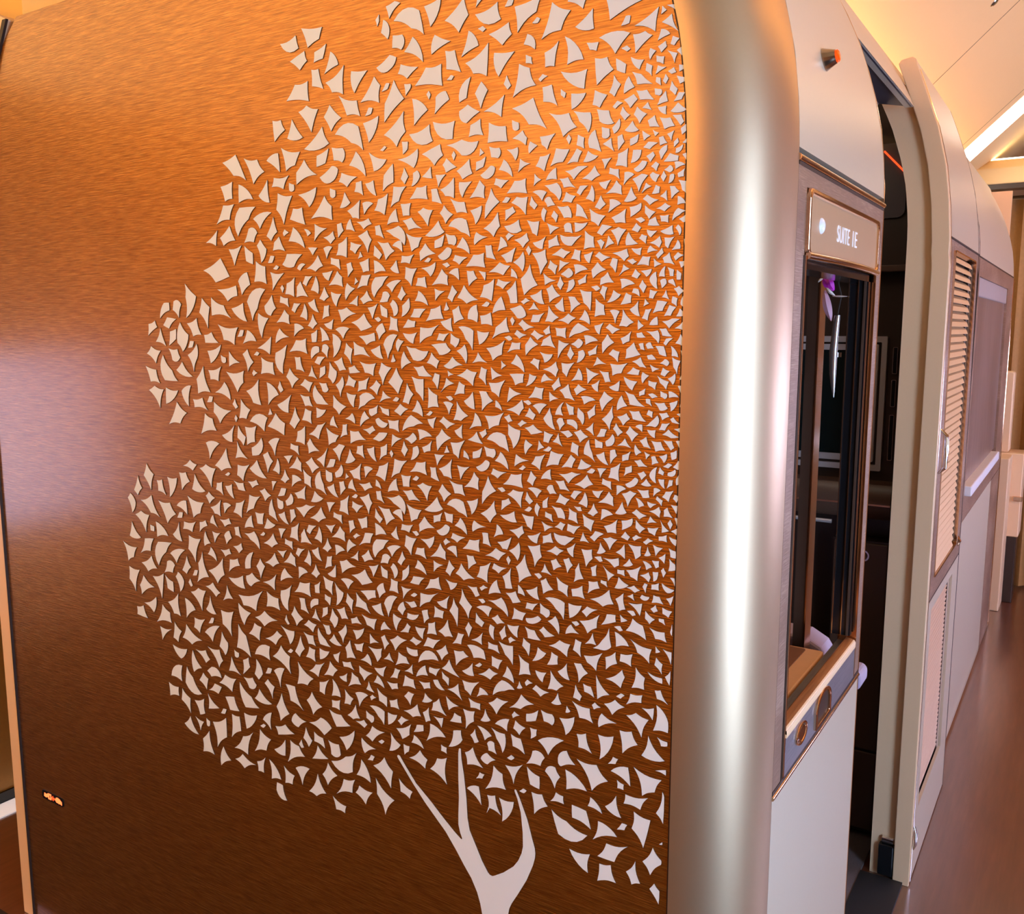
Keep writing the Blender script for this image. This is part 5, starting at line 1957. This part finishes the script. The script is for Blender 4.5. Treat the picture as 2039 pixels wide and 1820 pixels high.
def lettering(word, y0, y1):
    cu = bpy.data.curves.new('lettering', 'FONT'); cu.body = word; cu.size = 0.0345; cu.extrude = 0.0006; cu.offset = -0.0002; cu.space_character = 1.1
    tmp = bpy.data.objects.new('lettering_curve', cu); COL.objects.link(tmp)
    bpy.context.view_layer.update()
    me = bpy.data.meshes.new_from_object(tmp.evaluated_get(bpy.context.evaluated_depsgraph_get()))
    bpy.data.objects.remove(tmp)
    xs = [v.co.x for v in me.vertices]; x0, x1 = min(xs), max(xs); top = max(v.co.y for v in me.vertices)
    for v in me.vertices:
        u = (v.co.x-x0)/(x1-x0); w = v.co.y/top
        v.co = (0.002 + v.co.z, y0 + (y1-y0)*u + 0.913, 1.5792 + 0.0245*w - 1.545)
    me.materials.clear(); me.materials.append(M['letter'])
    lt = bpy.data.objects.new('lettering', me); COL.objects.link(lt); lt.parent = pl_
lettering('SUITE', -0.977, -0.897)
lettering('1E', -0.874, -0.844)

# console ledge at the bottom of the opening
lg = empty('console_ledge', (0, -0.915, 0.80)); tag(lg, 'polished wood ledge with brushed metal front under the suite opening', 'ledge')
part('front_plate', M['steel'], lg, lambda m: m.box(-0.03, 0.002, -1.144, -0.684, 0.799, 0.868))
def ledge_top(m):
    pr = [(0.004, 0.866), (0.004, 0.871), (0.001, 0.874), (-0.006, 0.8765), (-0.012, 0.8775), (-0.014, 0.876), (-0.014, 0.866)]
    m.prism(pr, 'y', -1.142, -0.690)
part('wood_top', M['ledge_wood'], lg, ledge_top, smooth=True)
part('nosing', M['cream_flat'], lg, lambda m: m.prism([(0.0045, 0.8605), (0.0045, 0.870), (0.0025, 0.8735), (0.0005, 0.8745), (0.0005, 0.8605)], 'y', -1.142, -0.690), smooth=True)
def ell(c, a, b, n=28): return [(c[0]+a*math.cos(2*math.pi*k/n), c[1]+b*math.sin(2*math.pi*k/n)) for k in range(n)]
ob = part('oval_bezel', M['gold'], lg, lambda m: m.ring(ell((-1.056, 0.8355), 0.030, 0.0175), ell((-1.056, 0.8355), 0.024, 0.0135), 'x', 0.0, 0.006), bevel=0.0018, seg=3)
part('oval_button', M['chrome'], ob, lambda m: m.prism(ell((-1.056, 0.8355), 0.022, 0.0125), 'x', 0.0, 0.005), bevel=0.002)
def arch(y0, y1, z0, z1, n=16):
    c = (y0+y1)/2; a = (y1-y0)/2; h = (z1-z0)*0.5
    return [(y0, z0), (y1, z0)] + [(c + a*math.cos(math.pi*k/n), z0+h + (z1-z0-h)*math.sin(math.pi*k/n)) for k in range(n+1)]
part('latch_recess', M['dark_brown'], lg, lambda m: m.prism(arch(-0.966, -0.884, 0.810, 0.857), 'x', 0.0, 0.0028))
part('latch_bezel', M['gold'], lg, lambda m: m.ring(arch(-0.974, -0.876, 0.806, 0.862), arch(-0.965, -0.885, 0.811, 0.856), 'x', 0.0, 0.007), bevel=0.0018, seg=3)

# header over the door opening
hd = tag(empty('trim_header', (-0.1, -0.3, 1.97)), kind='structure')
def band(m, y0, y1, z0, z1, dx=0.0, th=0.02):
    z = zs(z0, z1, 5); m.prism([(off(k)+dx, k) for k in z] + [(off(k)+dx-th, k) for k in reversed(z)], 'y', y0, y1)
part('header_panel', M['cream'], hd, lambda m: band(m, Y1, -0.012, 1.970, 2.030))
part('header_gap', M['seam'], hd, lambda m: band(m, Y1, -0.012, 2.030, 2.038, -0.006))
part('header_cap', M['cream'], hd, lambda m: band(m, Y1, 0.62, 2.038, 2.092, -0.002))
part('header_soffit', M['grey_panel'], hd, lambda m: m.prism([(-0.066, 1.969), (-0.066, 1.974), (-0.30, 2.03), (-0.30, 2.02), (-0.16, 1.985), (-0.15, 1.975), (-0.14, 1.985)], 'y', Y1+0.01, -0.02))
# jamb behind the sliding door
def jamb(m):
    z = [0.0, 1.0] + zs(1.6, 2.06, 14)
    m.prism([(-0.003+off(k), k) for k in z] + [(-0.066+off(k)*1.05, k) for k in reversed(z)], 'y', 0.022, 0.085)
jm = tag(part('trim_jamb', M['cream_flat'], None, jamb, smooth=True), kind='structure')

# ------------------------------------------------------------------ sliding door
dr = empty('sliding_door', (0.015, 0.31, 0.0)); tag(dr, 'open sliding suite door with tan louvre blind and cream curved edge', 'door')
DX = 0.035; DY = 0.63
def slab(m):
    z = [0.0, 0.8] + zs(1.6, 2.07, 16)
    o = [(DX+doff(k), k) for k in z]; i = [(-0.005+doff(k), k) for k in z]
    a, b = o[-1], i[-1]
    tip = [(a[0]-0.003, a[1]+0.012), (a[0]-0.011, a[1]+0.018), (b[0]+0.004, b[1]+0.014), (b[0]-0.002, b[1]+0.006)]
    m.prism(o + tip + list(reversed(i)), 'y', 0.0, 0.012)
part('leading_edge', M['cream_flat'], dr, slab, bevel=0.002)
def skin(m, y0, y1, z0, z1, x=DX, th=0.008):
    z = zs(z0, z1, 16 if z1 > 1.7 else 2); m.prism([(x+doff(k), k) for k in z] + [(x-th+doff(k), k) for k in reversed(z)], 'y', y0, y1)
part('upper_panel', M['cream'], dr, lambda m: skin(m, 0.012, DY, 1.668, 2.085), smooth=True)
part('core_panel', M['brown'], dr, lambda m: m.box(-0.004, 0.010, 0.012, DY, 0.0, 1.66))
def panel_frame(m, y0, y1, z0, z1, h):
    a, b, c, d = h
    skin(m, y0, a, z0, z1); skin(m, b, y1, z0, z1); skin(m, a, b, z0, c); skin(m, a, b, d, z1)
part('veneer_frame', M['veneer_side'], dr, lambda m: panel_frame(m, 0.012, DY, 0.766, 1.664, (0.092, 0.54, 0.815, 1.640)))
lf_ = part('lower_frame', M['cream'], dr, lambda m: panel_frame(m, 0.012, DY, 0.006, 0.760, (0.085, 0.50, 0.188, 0.730)))
part('shadow_gap', M['seam'], dr, lambda m: m.box(0.02, 0.0345, 0.012, DY, 0.760, 0.766))
part('shadow_gap', M['seam'], dr, lambda m: m.box(0.02, 0.0345, 0.012, DY, 1.664, 1.668))
bf_ = part('blind_frame', M['gold'], dr, lambda m: m.ring(rrect(0.090, 0.542, 0.813, 1.642, 0.012), rrect(0.094, 0.538, 0.817, 1.638, 0.010), 'x', 0.018, 0.037))
part('edge_bead', M['chrome'], dr, lambda m: m.tube([(DX+0.001+doff(z), 0.012, z) for z in [0.01, 0.8] + zs(1.6, 2.06, 10)], 0.0016, 6), smooth=True)
# blind slats
NS = 41
sm = MB()
sm.prism([(0.0085, -0.0108), (0.0095, -0.0098), (0.0055, 0.0015), (-0.0065, 0.0105), (-0.0075, 0.0095), (0.0040, 0.0005)], 'y', 0.0, 0.385)
first = None
for k in range(NS):
    z = 0.829 + (1.626-0.829)*k/(NS-1)
    if first is None:
        first = sm.build('slat', M['slat'], None); first.parent = bf_; s_ = first
    else:
        s_ = first.copy(); COL.objects.link(s_)
    s_.location = (0.0235-0.015, 0.098-0.31, z)
part('blind_cord', M['seam'], dr, lambda m: m.box(0.012, 0.024, 0.492, 0.530, 0.82, 1.63))
part('blind_backing', M['brown'], dr, lambda m: m.box(0.009, 0.011, 0.094, 0.54, 0.815, 1.64))
# pleated lower panel
NP = 40; pm = MB(); pm.prism([(0.0, 0.0), (0.011, 0.0055), (0.0125, 0.0068), (0.011, 0.0081), (0.0, 0.0136)], 'y', 0.0, 0.40)
first = None
for k in range(NP):
    z = 0.190 + 0.5385*k/NP
    if first is None:
        first = pm.build('pleat', M['pleat'], None); first.parent = lf_; s_ = first
    else:
        s_ = first.copy(); COL.objects.link(s_)
    s_.location = (0.012-0.015, 0.092-0.31, z)
part('pull_handle', M['chrome'], dr, lambda m: m.tube([(0.036, 0.028, 1.095), (0.050, 0.028, 1.11), (0.052, 0.028, 1.15), (0.050, 0.028, 1.19), (0.036, 0.028, 1.205)], [0.003, 0.0055, 0.006, 0.0055, 0.003], 10), smooth=True)
part('lock_latch', M['chrome'], dr, lambda m: m.tube([(0.037, 0.016, 0.10), (0.041, 0.016, 0.115), (0.042, 0.016, 0.145), (0.037, 0.016, 0.165)], [0.004, 0.006, 0.006, 0.004], 10), smooth=True)
part('blind_knob', M['gold'], dr, lambda m: m.tube([(0.035, 0.575, 0.80), (0.040, 0.575, 0.815), (0.035, 0.575, 0.83)], [0.003, 0.006, 0.003], 8), smooth=True)
part('floor_guide', M['black'], dr, lambda m: m.box(-0.045, -0.006, 0.004, 0.05, 0.008, 0.095), bevel=0.004)
part('guide_roller', M['chrome'], dr, lambda m: m.tube([(-0.038, 0.02, 0.104), (-0.010, 0.02, 0.104)], 0.011, 12), smooth=True)

part('rear_edge', M['seam'], dr, lambda m: m.prism([(DX+0.0005+doff(k), k) for k in [0.0, 0.8] + zs(1.6, 2.085, 16)] + [(DX-0.02+doff(k), k) for k in reversed([0.0, 0.8] + zs(1.6, 2.085, 16))], 'y', DY, DY+0.004))

# ------------------------------------------------------------------ second suite further along the aisle
w2 = tag(empty('wall_side_second', (0, 0.66, 0)), kind='structure')
A0, A1 = 0.66, 2.48
part('upper_panel', M['cream'], w2, lambda m: curved(m, A0+0.33, A1, 1.690, 2.10), smooth=True)
part('edge_strip', M['seam'], w2, lambda m: curved(m, A0+0.322, A0+0.33, 0.0, 2.10, 0.001, 0.03, 40), smooth=True)
part('upper_panel', M['cream'], w2, lambda m: curved(m, A0-0.02, A0+0.322, 1.690, 2.10), smooth=True)
part('seam', M['seam'], w2, lambda m: m.box(-0.03, -0.0002, A0, A1, 1.684, 1.690))
part('veneer_rail', M['veneer_side'], w2, lambda m: m.box(-0.03, 0.0, A0, A1, 1.625, 1.684))
part('veneer_stile', M['veneer_side'], w2, lambda m: m.box(-0.03, 0.0, A0, 1.03, 0.79, 1.625))
part('veneer_stile', M['veneer_side'], w2, lambda m: m.box(-0.03, 0.0, 2.20, A1, 0.79, 1.625))
part('blind_header', M['frame_grey'], w2, lambda m: m.box(-0.03, -0.003, 1.03, 2.20, 1.560, 1.625), bevel=0.004)
part('blind_panel', M['blind_wood'], w2, lambda m: m.box(-0.03, -0.010, 1.03, 2.20, 0.913, 1.560))
part('ledge', M['white'], w2, lambda m: m.box(-0.03, 0.022, 1.03, 2.10, 0.877, 0.913), bevel=0.004)
part('veneer_rail', M['veneer_side'], w2, lambda m: m.box(-0.03, 0.0, 1.03, 2.20, 0.79, 0.877))
part('lower_panel', M['cream'], w2, lambda m: m.box(-0.03, -0.001, A0, 2.08, 0.0, 0.786))
part('lower_post', M['veneer_side'], w2, lambda m: m.box(-0.03, 0.0, 2.08, A1, 0.0, 0.786))
part('edge_bead', M['gold'], w2, lambda m: m.tube([(0.0, A1, 0.0), (0.0, A1, 1.68)], 0.004, 8), smooth=True)
part('skirting', M['chrome'], w2, lambda m: m.box(-0.02, 0.004, A0, 2.50, 0.0, 0.02))
part('end_wall', M['cream_flat'], w2, lambda m: m.box(-1.7, -0.03, A1-0.03, A1, 0.0, 2.08))

# ------------------------------------------------------------------ inside the first suite, seen through the opening and the door
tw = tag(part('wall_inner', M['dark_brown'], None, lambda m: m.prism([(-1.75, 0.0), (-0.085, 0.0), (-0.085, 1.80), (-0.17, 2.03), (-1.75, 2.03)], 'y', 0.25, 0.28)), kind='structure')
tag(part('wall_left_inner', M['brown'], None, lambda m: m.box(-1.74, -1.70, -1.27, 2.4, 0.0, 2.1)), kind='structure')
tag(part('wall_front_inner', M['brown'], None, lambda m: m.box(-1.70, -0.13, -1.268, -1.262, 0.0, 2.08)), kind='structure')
sc_ = empty('window_display', (-0.23, 0.25, 1.06)); tag(sc_, 'dark screen in a double pale grey frame on the suite inner wall', 'screen')
part('outer_frame', M['frame_grey'], sc_, lambda m: m.ring(rrect(-0.52, -0.136, 1.058, 1.430, 0.004), rrect(-0.505, -0.150, 1.074, 1.414, 0.003), 'y', 0.236, 0.25))
part('inner_frame', M['frame_grey'], sc_, lambda m: m.ring(rrect(-0.50, -0.158, 1.082, 1.408, 0.004), rrect(-0.48, -0.172, 1.100, 1.392, 0.003), 'y', 0.238, 0.25))
part('screen_glass', M['screen'], sc_, lambda m: m.box(-0.48, -0.172, 0.243, 0.25, 1.10, 1.392))
for (a, b) in ((1.328, 1.401), (1.238, 1.312), (1.089, 1.216)):
    s_ = empty('wall_slot', (-0.115, 0.25, a)); tag(s_, {1.328: 'upper slim black slot beside the grey screen frame', 1.238: 'middle slim black slot beside the grey screen frame', 1.089: 'lowest slim black slot beside the grey screen frame'}[a], 'slot', 'slots beside the screen')
    part('slot_bezel', M['chrome'], s_, lambda m: m.ring(rrect(-0.1215, -0.109, a, b, 0.003), rrect(-0.120, -0.1105, a+0.0015, b-0.0015, 0.002), 'y', 0.243, 0.25))
    part('slot_face', M['black'], s_, lambda m: m.box(-0.120, -0.1105, 0.246, 0.25, a+0.0015, b-0.0015))
sh = empty('wall_shelf', (-0.3, 0.2, 0.92)); tag(sh, 'rounded brown leather shelf under the dark screen', 'shelf')
part('shelf_body', M['brown'], sh, lambda m: m.prism([(0.25, 1.03), (0.17, 1.03), (0.155, 1.015), (0.15, 0.98), (0.155, 0.95), (0.17, 0.935), (0.25, 0.935)], 'x', -0.6, -0.09), smooth=True)
part('shelf_bead', M['gold'], sh, lambda m: m.box(-0.6, -0.09, 0.148, 0.152, 0.975, 0.98))
gr = empty('grab_bar', (-0.27, 0.16, 0.92)); tag(gr, 'short pale horizontal bar below the leather shelf', 'handle')
part('bar', M['frame_grey'], gr, lambda m: m.tube([(-0.34, 0.15, 0.921), (-0.24, 0.15, 0.921)], 0.006, 10), smooth=True)
part('bar_mount', M['black'], gr, lambda m: m.box(-0.33, -0.32, 0.15, 0.25, 0.917, 0.925))
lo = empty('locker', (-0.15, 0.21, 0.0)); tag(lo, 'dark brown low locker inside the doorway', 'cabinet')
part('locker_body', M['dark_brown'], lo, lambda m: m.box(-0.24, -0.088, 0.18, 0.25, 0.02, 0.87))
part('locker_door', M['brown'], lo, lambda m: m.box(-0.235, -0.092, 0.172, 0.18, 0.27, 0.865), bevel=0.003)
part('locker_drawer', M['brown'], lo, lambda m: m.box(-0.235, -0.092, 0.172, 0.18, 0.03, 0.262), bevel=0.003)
part('door_ring', M['chrome'], lo, lambda m: m.ring(ell((-0.155, 0.83), 0.016, 0.016), ell((-0.155, 0.83), 0.012, 0.012), 'y', 0.167, 0.172))
up = empty('overhead_locker', (-0.2, 0.2, 1.6)); tag(up, 'dark overhead locker with a thin glowing red line inside the doorway', 'cabinet')
part('locker_body', M['dark_brown'], up, lambda m: m.box(-0.6, -0.088, 0.205, 0.25, 1.615, 2.05))
part('locker_lid', M['grey_panel'], up, lambda m: m.prism(rrect(-0.55, -0.105, 1.74, 1.93, 0.02), 'y', 0.196, 0.205))
part('bronze_lip', M['brown'], up, lambda m: m.box(-0.6, -0.088, 0.19, 0.205, 1.600, 1.618), bevel=0.003)
part('red_line', M['sign_red'], up, lambda m: m.tube([(-0.163, 0.192, 1.911), (-0.107, 0.192, 1.851)], 0.0024, 6))
# panes and bright edges set in the opening
fr = empty('opening_frame', (-0.04, -0.915, 0.88)); tag(fr, 'dark glossy inner frame with gold edges in the suite opening', 'frame')
part('near_post', M['brown'], fr, lambda m: m.box(-0.120, -0.099, -0.66, -0.62, 0.70, 1.60))
part('near_bead', M['gold'], fr, lambda m: m.box(-0.099, -0.0965, -0.662, -0.618, 0.70, 1.60))
part('far_post', M['black'], fr, lambda m: m.box(-0.036, -0.004, -0.705, -0.690, 0.885, 1.545))
for x in (-0.036, -0.020):
    part('far_bead', M['chrome'], fr, lambda m: m.box(x-0.0010, x+0.0006, -0.7075, -0.7045, 0.885, 1.545))
part('far_strip', M['brown'], fr, lambda m: m.box(-0.011, -0.007, -0.7075, -0.7045, 0.885, 1.545))
part('top_rail', M['black'], fr, lambda m: m.box(-0.046, -0.004, -1.142, -0.69, 1.532, 1.545))

tb = empty('writing_table', (-0.2, -0.9, 0.84)); tag(tb, 'tan leather table top with brown inset behind the wooden ledge', 'table')
part('table_top', M['tan'], tb, lambda m: m.prism(rrect(-0.45, -0.032, -1.13, -0.775, 0.008), 'z', 0.845, 0.872), bevel=0.003)
part('inset', M['inset'], tb, lambda m: m.prism(rrect(-0.43, -0.062, -1.11, -0.785, 0.006), 'z', 0.872, 0.8735))
part('pedestal', M['dark_brown'], tb, lambda m: m.box(-0.32, -0.24, -1.0, -0.92, 0.006, 0.845))
st = empty('lounge_chair', (-0.7, -0.35, 0.0)); tag(st, 'lilac upholstered armrest of the seat inside the suite', 'seat')
part('armrest', M['lilac'], st, lambda m: m.prism(rrect(-0.60, -0.044, 0.645, 0.690, 0.016), 'y', -0.36, -0.285), bevel=0.008, seg=3)
part('cushion', M['lilac'], st, lambda m: m.prism([(-0.55, 0.64), (-0.070, 0.64), (-0.066, 0.80), (-0.078, 0.818), (-0.112, 0.836), (-0.55, 0.84)], 'y', -0.61, -0.53), bevel=0.010, seg=3)
part('seat_base', M['dark_brown'], st, lambda m: m.box(-0.95, -0.13, -0.60, -0.05, 0.006, 0.645))

# orchid in a slim silver wall vase
va = empty('wall_vase', (-0.053, -0.70, 1.33)); tag(va, 'slim silver vase tapering to a point inside the suite opening', 'vase')
def vase(m):
    rings = []
    for z, rx in ((1.328, .001), (1.345, .0035), (1.37, .006), (1.41, .0072), (1.45, .0062), (1.474, .0052)):
        cx_ = -0.051 - 0.004*math.sin((z-1.328)/0.146*math.pi)
        rings.append([(cx_ + rx*math.cos(2*math.pi*k/14), -0.72 + rx*0.8*math.sin(2*math.pi*k/14), z) for k in range(14)])
    m.sweep(rings)
part('vase_body', M['silver'], va, vase, smooth=True)
part('vase_clip', M['chrome'], va, lambda m: m.box(-0.054, -0.044, -0.716, -0.705, 1.40, 1.408))
orc = empty('orchid', (-0.052, -0.72, 1.47)); tag(orc, 'magenta and pink orchid flower hanging under the name plate', 'flower')
def petal(m, a, b, w, bend=0.004, y=-0.72, n=8):
    a = Vector((a[0], y, a[1])); b = Vector((b[0], y, b[1])); d = b-a; s = Vector((d.z, 0, -d.x)).normalized()
    vs = []; fs = []
    for k in range(n+1):
        t = k/n; c = a + d*t; h = w*math.sin(math.pi*min(1, t*0.92+0.05))**0.8; yy = -bend*math.sin(math.pi*t)
        for sgn in (-1, 0, 1):
            p = c + s*h*sgn; vs.append((p.x, p.y + yy + (0.003 if sgn else 0), p.z))
    for k in range(n):
        for q in (0, 1): fs.append((3*k+q, 3*k+q+1, 3*k+q+4, 3*k+q+3))
    m.poly(vs, fs); nv = len(vs)
    m.poly([(p[0], p[1]+0.0008, p[2]) for p in vs], [f[::-1] for f in fs])
part('petal', M['magenta'], orc, lambda m: petal(m, (-0.080, 1.542), (-0.061, 1.517), 0.0075), smooth=True)
part('petal', M['magenta'], orc, lambda m: petal(m, (-0.070, 1.543), (-0.060, 1.518), 0.006, 0.008), smooth=True)
part('petal', M['petal_white'], orc, lambda m: petal(m, (-0.074, 1.524), (-0.057, 1.508), 0.003, 0.01), smooth=True)
part('petal', M['pink'], orc, lambda m: petal(m, (-0.076, 1.518), (-0.062, 1.464), 0.0075, 0.006), smooth=True)
part('petal', M['pink'], orc, lambda m: petal(m, (-0.054, 1.551), (-0.036, 1.545), 0.004, 0.006), smooth=True)
part('petal', M['petal_white'], orc, lambda m: petal(m, (-0.088, 1.533), (-0.078, 1.541), 0.002, 0.006), smooth=True)
part('petal', M['petal_white'], orc, lambda m: petal(m, (-0.062, 1.508), (-0.036, 1.507), 0.0016, 0.004), smooth=True)
part('flower_stem', M['stem'], orc, lambda m: m.tube([(-0.054, -0.715, 1.556), (-0.053, -0.715, 1.53), (-0.047, -0.715, 1.508), (-0.050, -0.716, 1.49), (-0.052, -0.718, 1.47)], 0.0013, 6), smooth=True)

# ------------------------------------------------------------------ the far end of the aisle
tag(part('wall_far', M['curtain'], None, lambda m: m.box(-3.8, 2.0, 5.0, 5.06, 0, 2.9)), kind='structure')
cn = tag(part('trim_cornice', M['ceiling'], None, lambda m: m.prism([(3.0, 2.19), (3.12, 2.19), (3.12, 2.32), (3.06, 2.32), (3.0, 2.27)], 'x', -0.9, 1.6), bevel=0.006), kind='structure')
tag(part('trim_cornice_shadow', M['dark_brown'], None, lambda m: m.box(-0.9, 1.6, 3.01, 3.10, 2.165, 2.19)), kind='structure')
ct = empty('bronze_curtain', (0.1, 3.3, 0.0)); tag(ct, 'bronze pleated curtain hanging at the far end of the aisle', 'curtain')
def curtain(m):
    a = []; n = 90
    for k in range(n+1):
        x = -0.7 + 1.5*k/n; a.append((x, 3.3 + 0.03*math.sin(x*62) + 0.012*math.sin(x*23+1)))
    m.prism(a + [(x, y+0.006) for x, y in reversed(a)], 'z', 0.02, 2.14)
part('drape', M['curtain'], ct, curtain, smooth=True, angle=60)
part('curtain_rail', M['chrome'], ct, lambda m: m.box(-0.75, 0.85, 3.28, 3.32, 2.14, 2.16))
cb = empty('aisle_cabinet', (0.02, 2.9, 0.0)); tag(cb, 'cream cabinet with small bronze latch at the far end of the aisle', 'cabinet')
part('cabinet_body', M['cream_flat'], cb, lambda m: m.box(-0.25, 0.078, 2.96, 3.15, 0.36, 0.805), bevel=0.006)
part('end_post', M['cream_flat'], cb, lambda m: m.box(-0.20, 0.025, 2.76, 2.96, 0.0, 0.80), bevel=0.006)
part('kick_box', M['dark_brown'], cb, lambda m: m.box(-0.15, 0.07, 2.965, 3.12, 0.0, 0.36), bevel=0.004)
part('latch', M['gold'], cb, lambda m: m.box(0.040, 0.085, 2.945, 2.96, 0.555, 0.580), bevel=0.003)
pb = empty('partition_bolster', (-0.02, 2.97, 0.805)); tag(pb, 'cream rounded bolster standing on the far cabinet', 'panel')
part('bolster', M['cream_flat'], pb, lambda m: m.prism(rrect(-0.20, 0.007, 0.806, 1.232, 0.018), 'y', 2.97, 3.05), bevel=0.008)

# ------------------------------------------------------------------ left aisle
lw = tag(part('wall_left_suite', M['wall_left'], None, lambda m: m.box(-2.46, -2.40, -1.22, 2.5, 0.0, 2.0)), kind='structure')
tag(part('baseboard_left', M['black'], None, lambda m: m.box(-2.40, -2.392, -1.22, 2.5, 0.0, 0.035)), kind='structure')

# ------------------------------------------------------------------ lamps
def lamp(name, mat, label, fn, group=None):
    o = part(name, mat, None, fn); tag(o, label, 'light', group); return o
lamp('cove_light', M['cove'], 'warm cove light glowing along the top of the suites beside the right aisle', lambda m: m.box(-0.26, -0.20, -1.10, 2.40, 2.131, 2.136))
lamp('cove_light', M['cove_left'], 'warm cove light along the top of the suite beside the left aisle', lambda m: m.box(-1.56, -1.50, -1.10, 2.40, 2.131, 2.136))
lamp('strip_light', M['strip'], 'white light strip crossing the sloped aisle ceiling', lambda m: m.prism([(-0.40, cz(-0.40)-0.004), (0.39, cz(0.39)-0.004), (0.39, cz(0.39)), (-0.40, cz(-0.40))], 'y', 2.41, 2.69))
lamp('cornice_light', M['strip'], 'white light line above the cornice at the end of the aisle', lambda m: m.box(-0.9, 1.6, 3.07, 3.10, 2.321, 2.328))
lamp('ceiling_light', M['vest'], 'long ceiling light panel near the tree partition outside the suites', lambda m: m.box(-3.5, -0.35, -2.85, -1.55, 2.450, 2.459), 'entrance ceiling lights')
lamp('ceiling_light', M['vest'], 'long ceiling light panel at the back of the entrance area', lambda m: m.box(-3.5, -0.35, -4.35, -3.05, 2.450, 2.459), 'entrance ceiling lights')
nz_ = empty('ceiling_nozzle', (-0.012, 1.007, cz(-0.012))); tag(nz_, 'small dark oval air nozzle in the sloped ceiling', 'nozzle')
def nozzle(m, r, d):
    n = 20; u = Vector((1, 0, SL)).normalized(); w = Vector((0, 1, 0)); nn = Vector((SL, 0, -1)).normalized(); c = Vector((-0.012, 1.007, cz(-0.012)))
    m.sweep([[tuple(c + nn*t + u*r*q*math.cos(2*math.pi*k/n) + w*r*q*math.sin(2*math.pi*k/n)) for k in range(n)] for t, q in ((-0.002, 1), (d, 1), (d+0.002, 0.8))])
part('nozzle_ring', M['chrome'], nz_, lambda m: nozzle(m, 0.016, 0.002), smooth=True)
part('nozzle_hole', M['black'], nz_, lambda m: nozzle(m, 0.010, 0.0035))
lamp('aisle_fill_light', M['aisle'], 'added warm fill line, unseen, over the far side of the right aisle', lambda m: m.box(0.98, 1.06, -1.1, 2.4, 2.60, 2.66))  # unseen lamp added to warm the upper side panel
lamp('aisle_fill_light', M['aisle'], 'added warm fill line, unseen, over the left aisle', lambda m: m.box(-3.34, -3.26, -1.1, 2.4, 2.40, 2.46))  # unseen lamp added to brighten the left ceiling
lamp('wash_fill_light', M['wash_fill'], 'added warm fill line brightening the unseen back wall of the entrance', lambda m: m.box(-3.4, -0.3, -4.42, -4.36, 2.40, 2.459))  # unseen lamp added so the back wall reflects orange in the post
lamp('suite_fill_light', M['suite_fill'], 'added fill panel brightening the inside of the first suite', lambda m: m.box(-0.75, -0.35, -0.9, -0.3, 2.090, 2.099))  # unseen light added to lift the dark suite interior
tag(part('floor_glow_band', M['floor_glow'], None, lambda m: m.box(-2.388, -2.31, -1.2, 2.4, 0.0, 0.004)), 'white glowing band standing in for the bright sheen along the left aisle wall', 'floor glow')  # glowing band added in place of a bright reflection on the floor
